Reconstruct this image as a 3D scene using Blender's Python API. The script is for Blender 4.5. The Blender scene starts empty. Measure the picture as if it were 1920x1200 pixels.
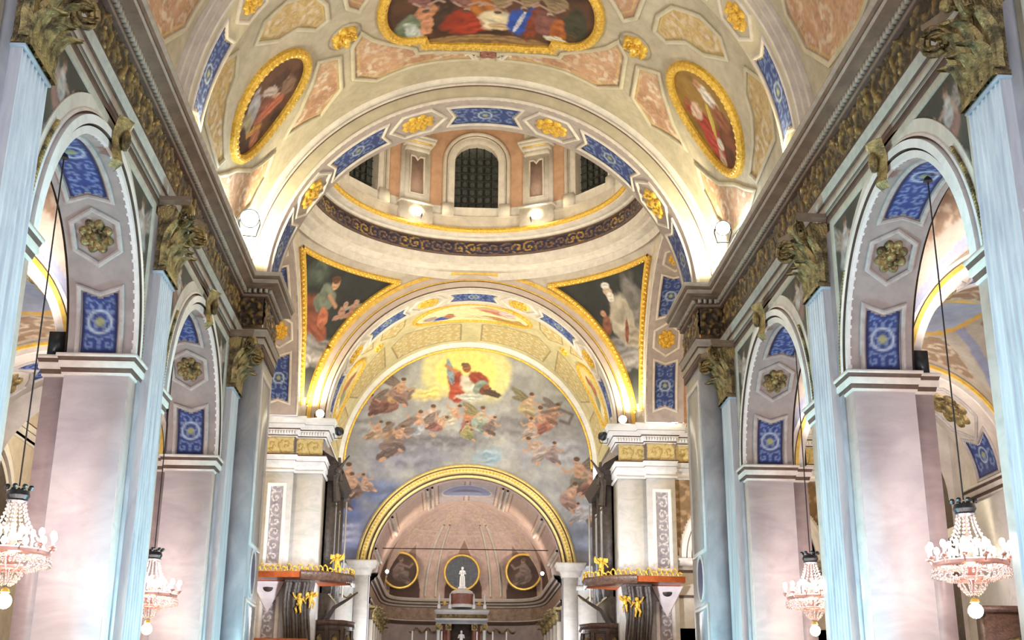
import bpy, math, random
import numpy as np
from mathutils import Vector
random.seed(7); rng = np.random.RandomState(7)
SC = bpy.context.scene
COL = SC.collection
PI = math.pi; R_ = math.radians; cos = math.cos; sin = math.sin

# ------------------------------------------------------------------ camera
F_PX, PITCH, YAW, ROLL = 2312.1, .3257, .0490, .0070
CAM = np.array([-.650, 0, 1.6])
cam_d = bpy.data.cameras.new('camera'); cam = bpy.data.objects.new('camera', cam_d); COL.objects.link(cam)
cam_d.sensor_fit = 'HORIZONTAL'; cam_d.sensor_width = 36; cam_d.lens = 36*F_PX/1920; cam_d.clip_end = 300
fw = np.array([sin(YAW)*cos(PITCH), cos(YAW)*cos(PITCH), sin(PITCH)])
rt = np.array([cos(YAW), -sin(YAW), 0]); up = np.cross(rt, fw)
rt2 = cos(ROLL)*rt+sin(ROLL)*up; up2 = -sin(ROLL)*rt+cos(ROLL)*up
from mathutils import Matrix
cam.matrix_world = Matrix(((rt2[0], up2[0], -fw[0], CAM[0]), (rt2[1], up2[1], -fw[1], CAM[1]), (rt2[2], up2[2], -fw[2], CAM[2]), (0, 0, 0, 1)))
SC.camera = cam
SC.view_settings.view_transform = 'Standard'; SC.view_settings.look = 'None'
SC.view_settings.gamma = 1; SC.view_settings.use_curve_mapping = False
SC.view_settings.exposure = 0.0

# ------------------------------------------------------------------ world and lights
w = bpy.data.worlds.new('world'); SC.world = w; w.use_nodes = True
bg = w.node_tree.nodes['Background']; bg.inputs[0].default_value = (.86, .82, .92, 1); bg.inputs[1].default_value = 1.9

def lamp(kind, loc, energy, color, size=.2, aim=None, cone=90, blend=.8, spread=None):
    l = bpy.data.lights.new('lamp_light', kind); o = bpy.data.objects.new('lamp_light', l); COL.objects.link(o)
    l.energy = energy; l.color = color; o.location = loc
    if kind == 'AREA':
        l.shape = 'DISK'; l.size = size
        if spread: l.spread = R_(spread)
    else: l.shadow_soft_size = size
    if kind == 'SPOT': l.spot_size = R_(cone); l.spot_blend = blend
    if aim is not None: o.rotation_euler = (Vector(aim)-Vector(loc)).to_track_quat('-Z', 'Y').to_euler()
    return o
WARM = (1, .80, .42); WH = (1, .93, .80); CY = (.42, .86, 1.0); PK = (1, .80, .78)
for s in (-1, 1):
    # cyan floodlights washing the pilasters and the arch faces from the middle of the nave
    for (y, e) in ((11.2, 2700), (18.2, 3300), (25.2, 2100)):
        lamp('SPOT', (-s*1.5, y+.1, .6), e, CY, .3, (s*5.5, y-1.0, 4.9), 55, .3)
    # floodlights standing on the nave cornice, up into the vault
    lamp('POINT', (s*5.15, 24.1, 11.95), 110, (.85, .95, 1), .12)
    lamp('SPOT', (s*5.2, 26.2, 11.7), 950, (1, .88, .60), .15, (s*5.0, 27.6, 15.5), 110, .6)
    lamp('SPOT', (s*5.1, 21.5, 11.8), 520, WH, .3, (-s*3.5, 24.0, 17), 120, .8)
    lamp('SPOT', (s*5.1, 16.2, 11.8), 560, (1, .86, .62), .3, (-s*3.0, 17.5, 17), 130, .8)
    lamp('SPOT', (s*5.1, 20.2, 11.7), 160, WARM, .2, (s*5.3, 18.5, 14), 110, .8)
    # crossing
    lamp('SPOT', (s*5.3, 39.4, 11.75), 450, (1, .86, .6), .15, (s*5.2, 40.4, 15.5), 110, .8)
    lamp('SPOT', (s*5.3, 29.6, 11.8), 1000, WH, .3, (-s*1.5, 40.0, 15.2), 75, .8)
    # chancel vault and lunette
    lamp('SPOT', (s*4.3, 41.4, 11.7), 900, (1, .9, .68), .2, (-s*1.5, 43.5, 16), 120, .8)
    lamp('SPOT', (s*3.8, 42.0, 8.5), 760, (1, .96, .92), .4, (-s*.5, 46.8, 12.3), 90, .8)
    # east piers, lit from the crossing
    lamp('SPOT', (s*1.6, 33.0, 5.0), 3400, (.93, .95, 1), .4, (s*5.6, 39.9, 8.2), 52, .8)
    # transepts
    lamp('POINT', (s*9.0, 34.0, 10.0), 650, (1, .82, .55), .4)
    # aisle bays
    for (y, e) in ((8.6, 300), (15.6, 420), (22.6, 420)):
        lamp('POINT', (s*8.7, y, 5.0), e*.55, PK, .3)
    for y in (18.55, 25.6):
        lamp('SPOT', (s*7.3, y-1.5, 7.3), 420, (1, .9, .86), .15, (s*8.4, y+.2, 9.6), 120, .7)
    # drum of the dome
    lamp('POINT', (s*1.95, 38.35, 18.45), 40, (1, .8, .45), .08)
    lamp('SPOT', (s*4.0, 32.5, 17.9), 340, (1, .86, .62), .3, (-s*1.5, 38.8, 20.0), 100, .8)
    lamp('POINT', (s*2.6, 44.2, 5.2), 330, (.92, .94, 1), .3)  # unseen fill lights added low in the chancel to brighten the gallery fronts
    # apse
    lamp('SPOT', (s*2.9, 50.5, 7.7), 400, (1, .86, .72), .3, (-s*.5, 53.5, 11), 130, .8)
lamp('POINT', (0, 35.0, 15.0), 260, (1, .9, .7), .5)

# ------------------------------------------------------------------ objects helpers
def tagp(o, label=None, cat=None, group=None, kind=None):
    if label: o['label'] = label
    if cat: o['category'] = cat
    if group: o['group'] = group
    if kind: o['kind'] = kind
    return o
def thing(name, label, cat, loc=(0, 0, 0), group=None):
    o = bpy.data.objects.new(name, None); COL.objects.link(o); o.location = loc; o.empty_display_size = .2
    return tagp(o, label, cat, group)
def wloc(p):
    v = np.zeros(3)
    while p is not None: v = v+np.array(p.location); p = p.parent
    return v
class MB:
    def __init__(s): s.v = []; s.f = []; s.m = []; s.n = 0
    def add(s, v, f, m=0):
        v = np.asarray(v, float).reshape(-1, 3); s.v.append(v); b = s.n; s.n += len(v)
        for q in f: s.f.append([i+b for i in q])
        s.m += list(m) if isinstance(m, (list, tuple)) else [m]*len(f)
        return s
    def box(s, x0, x1, y0, y1, z0, z1, m=0):
        v = [(x, y, z) for z in (z0, z1) for y in (y0, y1) for x in (x0, x1)]
        return s.add(v, [(0, 2, 3, 1), (4, 5, 7, 6), (0, 1, 5, 4), (2, 6, 7, 3), (0, 4, 6, 2), (1, 3, 7, 5)], m)
    def grid(s, P, m=0, cu=False, cv=False):
        P = np.asarray(P, float); a, b = P.shape[:2]; f = []; mm = []
        for i in range(a if cu else a-1):
            for j in range(b if cv else b-1):
                i2 = (i+1) % a; j2 = (j+1) % b
                f.append((i*b+j, i2*b+j, i2*b+j2, i*b+j2)); mm.append(m[j] if isinstance(m, (list, tuple)) else m)
        return s.add(P.reshape(-1, 3), f, mm)
    def lathe(s, prof, c, n=16, m=0, a0=0, a1=2*PI):
        full = abs(a1-a0-2*PI) < 1e-6
        A = [a0+(a1-a0)*i/n for i in range(n if full else n+1)]
        return s.grid([[(c[0]+r*cos(a), c[1]+r*sin(a), c[2]+z) for (r, z) in prof] for a in A], m, cu=full)
    def tube(s, pts, r, n=6, m=0, close=False):
        P = np.asarray(pts, float); k = len(P); rr = r if hasattr(r, '__len__') else [r]*k; rows = []
        for i in range(k):
            t = P[min(i+1, k-1)]-P[max(i-1, 0)]; t = t/(np.linalg.norm(t)+1e-9)
            a = np.cross(t, (0, 0, 1) if abs(t[2]) < .9 else (1, 0, 0)); a /= np.linalg.norm(a); b = np.cross(t, a)
            rows.append([P[i]+rr[i]*(a*cos(q)+b*sin(q)) for q in [2*PI*j/n for j in range(n)]])
        return s.grid(rows, m, cv=True, cu=close)
    def sph(s, c, r, n=10, m=0, sq=(1, 1, 1)):
        rows = [[(c[0]+sq[0]*r*sin(t)*cos(a), c[1]+sq[1]*r*sin(t)*sin(a), c[2]+sq[2]*r*cos(t)) for a in [2*PI*j/n for j in range(n)]] for t in [PI*i/(n//2+1)+1e-3 for i in range(n//2+2)]]
        return s.grid(rows, m, cv=True)
def build(name, mb, mats, parent=None, smooth=True, kind=None, label=None, cols=None, ang=.6):
    V = np.concatenate(mb.v) if mb.v else np.zeros((0, 3))
    if parent is not None: V = V-wloc(parent)
    me = bpy.data.meshes.new(name)
    nf = len(mb.f)
    me.vertices.add(len(V)); me.vertices.foreach_set('co', V.astype(np.float32).ravel())
    ls = np.fromiter((len(q) for q in mb.f), int, nf); li = np.fromiter((i for q in mb.f for i in q), int, ls.sum())
    me.loops.add(len(li)); me.loops.foreach_set('vertex_index', li)
    me.polygons.add(nf); me.polygons.foreach_set('loop_start', np.concatenate(([0], np.cumsum(ls)[:-1])))
    if not isinstance(mats, (list, tuple)): mats = [mats]
    for q in mats: me.materials.append(q)
    me.polygons.foreach_set('material_index', np.array(mb.m, int))
    me.update(calc_edges=True); me.validate()
    if smooth:
        me.shade_smooth(); me.set_sharp_from_angle(angle=ang)
    if cols is not None:
        ca = me.color_attributes.new('Col', 'FLOAT_COLOR', 'POINT')
        c4 = np.ones((len(V), 4), np.float32); c4[:, :3] = cols.reshape(-1, 3); ca.data.foreach_set('color', c4.ravel())
    o = bpy.data.objects.new(name, me); COL.objects.link(o)
    if parent is not None: o.parent = parent
    if kind: o['kind'] = kind
    if label: o['label'] = label
    return o
def struct(name, mb, mats, **k): return build(name, mb, mats, kind='structure', **k)
def copy_tree(o, parent=None, loc=None, scale=None):
    c = o.copy(); COL.objects.link(c)
    if parent is not None: c.parent = parent
    if loc is not None: c.location = loc
    if scale is not None: c.scale = scale
    for ch in [q for q in bpy.data.objects if q.parent == o]: copy_tree(ch, c)
    return c

# sweeps ------------------------------------------------------------
def sweep_path(mb, path, prof, side=1, m=0, close=False):
    """extrude profile [(out,z)] along plan polyline with mitred corners; out = left of travel * side"""
    P = [np.array(p, float) for p in path]; n = len(P); rows = []
    for i in range(n):
        ns = []
        for a, b in ((i-1, i), (i, i+1)):
            if (a >= 0 and b < n) or close:
                t = P[b % n]-P[a % n]; t /= np.linalg.norm(t); ns.append(np.array([-t[1], t[0]])*side)
        mt = ns[0] if len(ns) == 1 else (ns[0]+ns[1])/(1+ns[0].dot(ns[1]))
        rows.append([(P[i][0]+mt[0]*o, P[i][1]+mt[1]*o, z) for (o, z) in prof])
    mb.grid(rows, m, cu=close)
def arcX(s, X0, yc, zc):      # arch lying in a wall of constant X; d goes into the wall
    return lambda r, t, d: (s*(X0+d), yc+r*cos(t), zc+r*sin(t))
def arcY(Y0, xc, zc):         # arch in a wall of constant Y, d goes east
    return lambda r, t, d: (xc+r*cos(t), Y0+d, zc+r*sin(t))
def revolve(mb, fn, prof, t0=0, t1=PI, n=48, m=0):
    mb.grid([[fn(r, t0+(t1-t0)*i/n, d) for (r, d) in prof] for i in range(n+1)], m)
def moulding(mb, fn, pts, wd, ht, m=0, close=True, base=0.):
    """raised strip along a uv polyline; fn(u,v,h) -> xyz"""
    P = [np.array(p, float) for p in pts]; n = len(P); rows = []
    for i in range(n):
        ns = []
        for a, b in ((i-1, i), (i, i+1)):
            if close or (a >= 0 and b < n):
                t = P[b % n]-P[a % n]; L = np.linalg.norm(t)
                if L > 1e-9: t /= L; ns.append(np.array([-t[1], t[0]]))
        mt = ns[0] if len(ns) == 1 else (ns[0]+ns[1])/max(.35, 1+ns[0].dot(ns[1]))
        rows.append([fn(*(P[i]+mt*o*wd), base+h*ht) for (o, h) in ((-.5, -.2), (-.5, .6), (-.2, 1), (.2, 1), (.5, .6), (.5, -.2))])
    mb.grid(rows, m, cu=close)
def subdiv(pts, step, close=True):
    out = []; n = len(pts)
    for i in range(n if close else n-1):
        a = np.array(pts[i], float); b = np.array(pts[(i+1) % n], float); k = max(1, int(np.linalg.norm(b-a)/step))
        out += [tuple(a+(b-a)*j/k) for j in range(k)]
    if not close: out.append(tuple(pts[-1]))
    return out
def arch_wall(mb, fn, u0, u1, z0, z1, uc, r, zs, n=28, m=0, jamb=True):
    """wall face fn(u,z) from u0..u1, z0..z1 with a round-headed opening"""
    def q(a, b, c, d):
        k = max(1, int(abs(c-a)/.35)); 
        mb.grid([[fn(a+(c-a)*i/k, b), fn(a+(c-a)*i/k, d)] for i in range(k+1)], m)
    if uc-r > u0+1e-6: q(u0, z0, uc-r, z1)
    if uc+r < u1-1e-6: q(uc+r, z0, u1, z1)
    rows = []
    for i in range(n+1):
        t = PI-PI*i/n; u = uc+r*cos(t); rows.append([fn(u, zs+r*sin(t)), fn(u, z1)])
    mb.grid(rows, m)

# ------------------------------------------------------------------ materials
def mat(name, base, rough=.6, metal=0., n2=None, scale=3., bump=0., bscale=20., veins=None, emit=None, est=0., vcol=False, trans=0., spec=None, stretch=None, contrast=(.35, .65)):
    M = bpy.data.materials.new(name); M.use_nodes = True; N = M.node_tree.nodes; L = M.node_tree.links
    b = N['Principled BSDF']; b.inputs['Roughness'].default_value = rough; b.inputs['Metallic'].default_value = metal
    b.inputs['Base Color'].default_value = (*base, 1)
    if spec is not None: b.inputs['Specular IOR Level'].default_value = spec
    if trans: b.inputs['Transmission Weight'].default_value = trans
    if emit: b.inputs['Emission Color'].default_value = (*emit, 1); b.inputs['Emission Strength'].default_value = est
    tc = N.new('ShaderNodeTexCoord'); mp = N.new('ShaderNodeMapping'); L.new(tc.outputs['Object'], mp.inputs[0])
    if stretch: mp.inputs['Scale'].default_value = stretch[:3]; mp.inputs['Rotation'].default_value = stretch[3:]
    src = None
    if vcol:
        at = N.new('ShaderNodeAttribute'); at.attribute_name = 'Col'; src = at.outputs['Color']
    if n2 is not None:
        nz = N.new('ShaderNodeTexNoise'); nz.inputs['Scale'].default_value = scale; nz.inputs['Detail'].default_value = 6; nz.inputs['Roughness'].default_value = .62
        if veins: nz.inputs['Distortion'].default_value = veins
        L.new(mp.outputs[0], nz.inputs['Vector'])
        rp = N.new('ShaderNodeMapRange'); rp.inputs[1].default_value = contrast[0]; rp.inputs[2].default_value = contrast[1]; L.new(nz.outputs['Fac'], rp.inputs[0])
        mx = N.new('ShaderNodeMix'); mx.data_type = 'RGBA'; L.new(rp.outputs[0], mx.inputs[0])
        if src is not None:
            mx.blend_type = 'MULTIPLY'; L.new(src, mx.inputs[6]); mx.inputs[7].default_value = (*n2, 1)
        else: mx.inputs[6].default_value = (*base, 1); mx.inputs[7].default_value = (*n2, 1)
        src = mx.outputs[2]
    if src is not None: L.new(src, b.inputs['Base Color'])
    if bump:
        nb = N.new('ShaderNodeTexNoise'); nb.inputs['Scale'].default_value = bscale; nb.inputs['Detail'].default_value = 4
        L.new(tc.outputs['Object'], nb.inputs['Vector'])
        bm = N.new('ShaderNodeBump'); bm.inputs['Strength'].default_value = bump; bm.inputs['Distance'].default_value = .05
        L.new(nb.outputs['Fac'], bm.inputs['Height']); L.new(bm.outputs[0], b.inputs['Normal'])
    return M
m_marble = mat('veined pale marble', (.80, .75, .76), .5, n2=(.57, .52, .56), scale=1.1, veins=1.2, stretch=(.55, .55, 1.5, .5, .35, 0), contrast=(.38, .72))
m_marble_brown = mat('brownish marble', (.46, .38, .37), .35, n2=(.33, .26, .26), scale=1.2, veins=1., stretch=(.6, .6, 1.6, .4, .3, 0))
m_marble_grey = mat('grey blue marble', (.50, .53, .57), .35, n2=(.33, .36, .41), scale=1.6, veins=1.6, stretch=(.8, .8, .5, .3, .3, 0))
m_flute = mat('streaked pilaster marble', (.72, .76, .78), .4, n2=(.48, .51, .57), scale=5, veins=.6, stretch=(1, 1.6, .16, 0, 0, 0))
m_white = mat('white marble', (.80, .79, .77), .35, n2=(.60, .63, .60), scale=1.7, veins=1.8, stretch=(.8, .8, 1.3, .5, .4, 0), contrast=(.42, .75))
m_stucco = mat('cream stucco', (.66, .61, .52), .7, n2=(.52, .47, .40), scale=2.5, bump=.08)
m_stucco_lt = mat('pale stucco moulding', (.74, .70, .62), .65, n2=(.60, .56, .50), scale=4)
m_brown = mat('umber stucco line', (.14, .085, .06), .7, n2=(.09, .055, .04), scale=6)
m_vault = mat('painted vault stone', (.60, .55, .40), .75, n2=(.48, .44, .31), scale=3, bump=.06)
m_ent = mat('grey brown entablature stucco', (.25, .185, .125), .6, n2=(.17, .125, .085), scale=3, bump=.06)
m_entlt = mat('pale entablature fascia', (.50, .47, .38), .6, n2=(.38, .35, .29), scale=5)
m_gold = mat('bright gilding', (.95, .64, .10), .36, metal=.35, n2=(.62, .36, .04), scale=14, bump=.5, bscale=26)
m_goldo = mat('old gilding', (.44, .34, .14), .36, metal=.55, n2=(.09, .07, .035), scale=5, bump=.5, bscale=30, contrast=(.40, .62))
m_golds = mat('smooth gilding', (.95, .68, .16), .3, metal=.4, n2=(.72, .46, .08), scale=6)
m_goldp = mat('pale gilding', (.95, .80, .36), .4, metal=.2, n2=(.80, .60, .20), scale=10, bump=.3)
m_dark = mat('dark carved wood', (.045, .035, .030), .45, n2=(.09, .07, .055), scale=8, bump=.3)
m_walnut = mat('brown carved wood', (.15, .085, .055), .4, n2=(.07, .04, .03), scale=9, bump=.3)
m_redwood = mat('orange red varnished board', (.62, .16, .05), .35, n2=(.42, .10, .03), scale=5)
m_pink = mat('salmon wall plaster', (.62, .38, .24), .75, n2=(.50, .30, .19), scale=3)
m_paint = mat('painted surface', (1, 1, 1), .75, vcol=True, n2=(.84, .82, .80), scale=5, bump=.06, bscale=30)
m_relief = mat('painted relief', (1, 1, 1), .5, vcol=True, n2=(.75, .72, .68), scale=9, bump=.25, bscale=40)
m_glassd = mat('dark window glass', (.035, .042, .04), .12, n2=(.08, .09, .085), scale=9, spec=.6)
m_lead = mat('window leading', (.012, .012, .012), .6)
m_iron = mat('black iron', (.02, .02, .02), .5)
m_mblack = mat('black metal housing', (.03, .035, .04), .35, metal=.5)
m_floor = mat('pale floor stone', (.45, .42, .40), .3, n2=(.33, .30, .29), scale=2)
m_crystal = mat('pink tinted crystal', (1, .90, .88), .08, trans=.75, spec=.8)
m_copper = mat('pink copper ring', (.75, .42, .36), .3, metal=.7)
m_bulb = mat('glowing candle bulb', (1, 1, 1), .4, emit=(1, .84, .78), est=75)
m_globe = mat('glowing warm globe', (1, 1, 1), .4, emit=(1, .80, .40), est=60)
m_flood = mat('glowing floodlight lens', (1, 1, 1), .4, emit=(.72, .92, 1), est=90)
m_floodw = mat('glowing warm lens', (1, 1, 1), .4, emit=(1, .90, .66), est=90)
m_statue = mat('white statue marble', (.86, .86, .84), .4)
m_tan = mat('tan plaster', (.46, .40, .37), .7, n2=(.36, .31, .29), scale=3)
m_redmarble = mat('red brown marble panel', (.36, .16, .11), .3, n2=(.22, .09, .07), scale=4, veins=2.)
m_candle = mat('white candle', (.9, .88, .82), .5)

# ------------------------------------------------------------------ numpy painting
def vnoise(x, y, seed=0):
    xi = np.floor(x).astype(int); yi = np.floor(y).astype(int); xf = x-xi; yf = y-yi
    def h(a, b):
        n = (a*374761393+b*668265263+seed*974711) & 0x7fffffff
        n = (n ^ (n >> 13))*1274126177 & 0x7fffffff
        return ((n ^ (n >> 16)) & 0xffff)/65535.
    sx = xf*xf*(3-2*xf); sy = yf*yf*(3-2*yf)
    return (h(xi, yi)*(1-sx)+h(xi+1, yi)*sx)*(1-sy)+(h(xi, yi+1)*(1-sx)+h(xi+1, yi+1)*sx)*sy
def fbm(x, y, seed=0, o=4):
    a = 0; w = .5
    for k in range(o): a = a+w*vnoise(x*2**k, y*2**k, seed+k); w *= .5
    return a/.94
def C_(*rgb):     # sRGB 0-255 -> linear
    c = np.array(rgb, float)/255
    return np.where(c <= .04045, c/12.92, ((c+.055)/1.055)**2.4)
def sstep(d, w): return np.clip(.5-d/w, 0, 1)
class Canvas:
    def __init__(s, U, V, base):
        s.U = U; s.V = V; s.c = np.zeros(U.shape+(3,))+np.asarray(base)
    def mix(s, a, col):
        col = np.asarray(col); s.c = s.c*(1-a[..., None])+col*a[..., None]
    def mott(s, sc, amt, seed=0, col=None):
        n = fbm(s.U*sc, s.V*sc, seed)
        if col is None: s.c = s.c*(1+amt*(n-.5)*2)[..., None]
        else: s.mix(np.clip((n-.45)*4, 0, 1)*amt, col)
    def blob(s, x, y, rx, ry, col, rot=0, soft=.25, wob=.25, a=1., seed=None):
        c_, s_ = cos(rot), sin(rot); dx = s.U-x; dy = s.V-y
        p = (dx*c_+dy*s_)/rx; q = (-dx*s_+dy*c_)/ry
        near = (np.abs(p) < 1.8) & (np.abs(q) < 1.8)
        if not near.any(): return
        sd = int((abs(x)*37+abs(y)*91)*10) % 1000 if seed is None else seed
        nz = fbm(s.U/(.7*min(rx, ry)+.02), s.V/(.7*min(rx, ry)+.02), sd, 3)
        d = np.sqrt(p*p+q*q)-1+wob*(nz-.5)*2
        aa = sstep(d, soft)*a; fold = 1+.35*np.sin(q*7+nz*7)*np.clip(1-abs(p), 0, 1)
        s.c = s.c*(1-aa[..., None])+(np.asarray(col)*fold[..., None])*aa[..., None]
    def line(s, pts, wd, col, a=1., close=False):
        P = list(pts)+([pts[0]] if close else [])
        d = np.full(s.U.shape, 1e9)
        for (x0, y0), (x1, y1) in zip(P[:-1], P[1:]):
            ex, ey = x1-x0, y1-y0; L = ex*ex+ey*ey+1e-12
            t = np.clip(((s.U-x0)*ex+(s.V-y0)*ey)/L, 0, 1); d = np.minimum(d, np.hypot(s.U-x0-t*ex, s.V-y0-t*ey))
        s.mix(sstep(d-wd/2, wd*.6)*a, col)
    def inside(s, P):
        c = np.zeros(s.U.shape, bool); n = len(P)
        for i in range(n):
            x0, y0 = P[i]; x1, y1 = P[(i+1) % n]
            k = (y0 > s.V) != (y1 > s.V)
            c ^= k & (s.U < (x1-x0)*(s.V-y0)/((y1-y0) if y1 != y0 else 1e-9)+x0)
        return c
    def poly(s, P, col, a=1.): s.mix(s.inside(P)*a, col)
    def scrolls(s, P, col, sz=.5, a=.8, seed=0, off=(0, 0)):
        m = s.inside(P) if P is not None else np.ones(s.U.shape, bool)
        s.mix(m*scroll(s.U+off[0], s.V+off[1], sz)*a, col)
    def person(s, x, y, h, robe, skin=(.55, .34, .24), cloth=None, hair=(.12, .07, .04), lean=0., face=1, wing=None):
        """a small painted draped figure, h = seated height"""
        gr = np.array((.24, .235, .235)); mu = lambda q: np.asarray(q)*.66+gr*.34
        robe = mu(robe); skin = mu(skin); cloth = mu(cloth) if cloth is not None else None
        c_, s_ = cos(lean), sin(lean)
        def T(a, b): return (x+(a*c_+b*s_)*h*face, y+(-a*s_*face+b*c_)*h) if False else (x+face*(a*c_+b*s_)*h, y+(b*c_-a*s_)*h)
        if wing is not None:
            for (a, b, r1, r2, ro) in ((-.42, .34, .42, .13, 2.5), (-.34, .16, .34, .10, 2.9)):
                q = T(a, b); s.blob(q[0], q[1], r1*h, r2*h, wing, ro*face, .3, .2)
        q = T(0, -.18); s.blob(q[0], q[1], .34*h, .26*h, robe, -.3*face, .2, .3)
        q = T(.2, -.36); s.blob(q[0], q[1], .30*h, .13*h, np.asarray(robe)*.6, -.5*face, .2, .3)
        q = T(.34, -.5); s.blob(q[0], q[1], .12*h, .06*h, skin, -.5*face, .3, .1)
        q = T(0, .12); s.blob(q[0], q[1], .16*h, .22*h, cloth if cloth is not None else robe, -lean, .2, .2)
        for (a, b, a2, b2) in ((.10, .22, .36, .12), (-.12, .22, -.26, .02), (.36, .12, .48, .26)):
            s.line([T(a, b), T(a2, b2)], .075*h, skin)
        q = T(.03, .42); s.blob(q[0], q[1], .085*h, .105*h, skin, 0, .25, .05)
        q = T(-.01, .48); s.blob(q[0], q[1], .095*h, .07*h, hair, 0, .3, .1)
def scroll(u, v, sz):
    """foliate scrollwork mask: running spirals, sz = period"""
    u0_, v0_ = u, v
    w1 = fbm(u0_*2.3/sz, v0_*2.3/sz, 31, 2)-.5; w2 = fbm(u0_*2.3/sz, v0_*2.3/sz, 57, 2)-.5
    u = u0_+.28*sz*w1; v = v0_+.28*sz*w2
    i = np.floor(u/sz); j = np.floor(v/sz)
    best = np.zeros(np.shape(u))
    for k in (-1, 0, 1):
        for l in (-1, 0, 1):
            ii = i+k; jj = j+l; cx = (ii+.5)*sz; cy = (jj+.5)*sz; dr = np.where((ii+jj) % 2 == 0, 1., -1.)
            dx = (u-cx)/sz; dy = (v-cy)/sz; r = np.hypot(dx, dy); t = np.arctan2(dy, dx)
            sp = np.cos(t*dr+r*15.)-.35+.42*np.cos(6*t*dr-r*13+w1*5)*np.clip(r*3, 0, 1)
            best = np.maximum(best, np.clip(sp*2.2, 0, 1)*np.clip((.62-r)*7, 0, 1))
            best = np.maximum(best, np.clip((.085-r)*30, 0, 1))
    return best
def surf(name, fn, cv, parent, mat_=None, h=0., mask=None, label=None, hgt=None, kind=None):
    """mesh a canvas: fn(u,v,h) vectorised -> (x,y,z) arrays"""
    hh = h if hgt is None else h+hgt
    X, Y, Z = fn(cv.U, cv.V, hh); X = X+0*cv.U; Y = Y+0*cv.U; Z = Z+0*cv.U
    a, b = cv.U.shape
    idx = np.arange(a*b).reshape(a, b)
    F = np.stack([idx[:-1, :-1], idx[1:, :-1], idx[1:, 1:], idx[:-1, 1:]], -1)
    if mask is not None:
        k = mask[:-1, :-1] & mask[1:, :-1] & mask[1:, 1:] & mask[:-1, 1:]; F = F[k]
    F = F.reshape(-1, 4)
    used = np.unique(F); rm = np.full(a*b, -1); rm[used] = np.arange(len(used)); F = rm[F]
    V = np.stack([X, Y, Z], -1).reshape(-1, 3)[used]
    if parent is not None: V = V-wloc(parent)
    me = bpy.data.meshes.new(name); nf = len(F)
    me.vertices.add(len(V)); me.vertices.foreach_set('co', V.astype(np.float32).ravel())
    me.loops.add(nf*4); me.loops.foreach_set('vertex_index', F.ravel())
    me.polygons.add(nf); me.polygons.foreach_set('loop_start', np.arange(nf)*4)
    me.materials.append(mat_ or m_paint); me.update(calc_edges=True); me.shade_smooth()
    ca = me.color_attributes.new('Col', 'FLOAT_COLOR', 'POINT')
    c4 = np.ones((len(V), 4), np.float32); c4[:, :3] = np.clip(cv.c.reshape(-1, 3)[used], 0, 1); ca.data.foreach_set('color', c4.ravel())
    o = bpy.data.objects.new(name, me); COL.objects.link(o)
    if parent is not None: o.parent = parent
    if kind: o['kind'] = kind
    if label: o['label'] = label
    return o
def mk(u0, u1, v0, v1, step, base):
    nu = max(2, int(round((u1-u0)/step))+1); nv = max(2, int(round((v1-v0)/step))+1)
    U, V = np.meshgrid(np.linspace(u0, u1, nu), np.linspace(v0, v1, nv), indexing='ij')
    return Canvas(U, V, base)
def rosette(mb, fn, u, v, r, ht=.08, m=0, petals=8, seed=0, ru=1., rv=1.):
    """carved rosette as a polar height field on a surface"""
    rows = []
    for i in range(15):
        q = i/14; row = []
        for j in range(48):
            t = 2*PI*j/48
            pet = abs(cos(petals*t/2)); pet2 = abs(sin(petals*t/2))
            rim = .78+.22*pet2 if q > .5 else 1
            h = .55+.45*cos(min(q*5.2, PI)) if q < .25 else (.35+.5*sin((q-.25)/.35*PI)*pet if q < .6 else (.25+.6*sin(min(1, (q-.6)/.4)*PI)*pet2))
            if q > .97: h = -.1
            row.append(fn(u+r*q*rim*cos(t)*ru, v+r*q*rim*sin(t)*rv, ht*h))
        rows.append(row)
    mb.grid(rows, m, cv=True)

# ================================================================== NAVE
m_soff = mat('greyish brown soffit', (.37, .335, .315), .7, n2=(.29, .26, .245), scale=3)
m_soffr = mat('grey soffit moulding', (.50, .47, .44), .65, n2=(.36, .33, .31), scale=6)
SIDE = {-1: 'left', 1: 'right'}
AY = [8.65, 15.65, 22.65]            # arch centres
AR, AZ = 2.35, 6.85
WX = 5.5
ZC = 11.46                           # top of the nave cornice
BAYN = ['first bay', 'large front bay', 'far bay']

mb = MB(); mb.box(-14, 14, -6, 58, -.3, 0); struct('floor', mb, m_floor, smooth=False)

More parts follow.
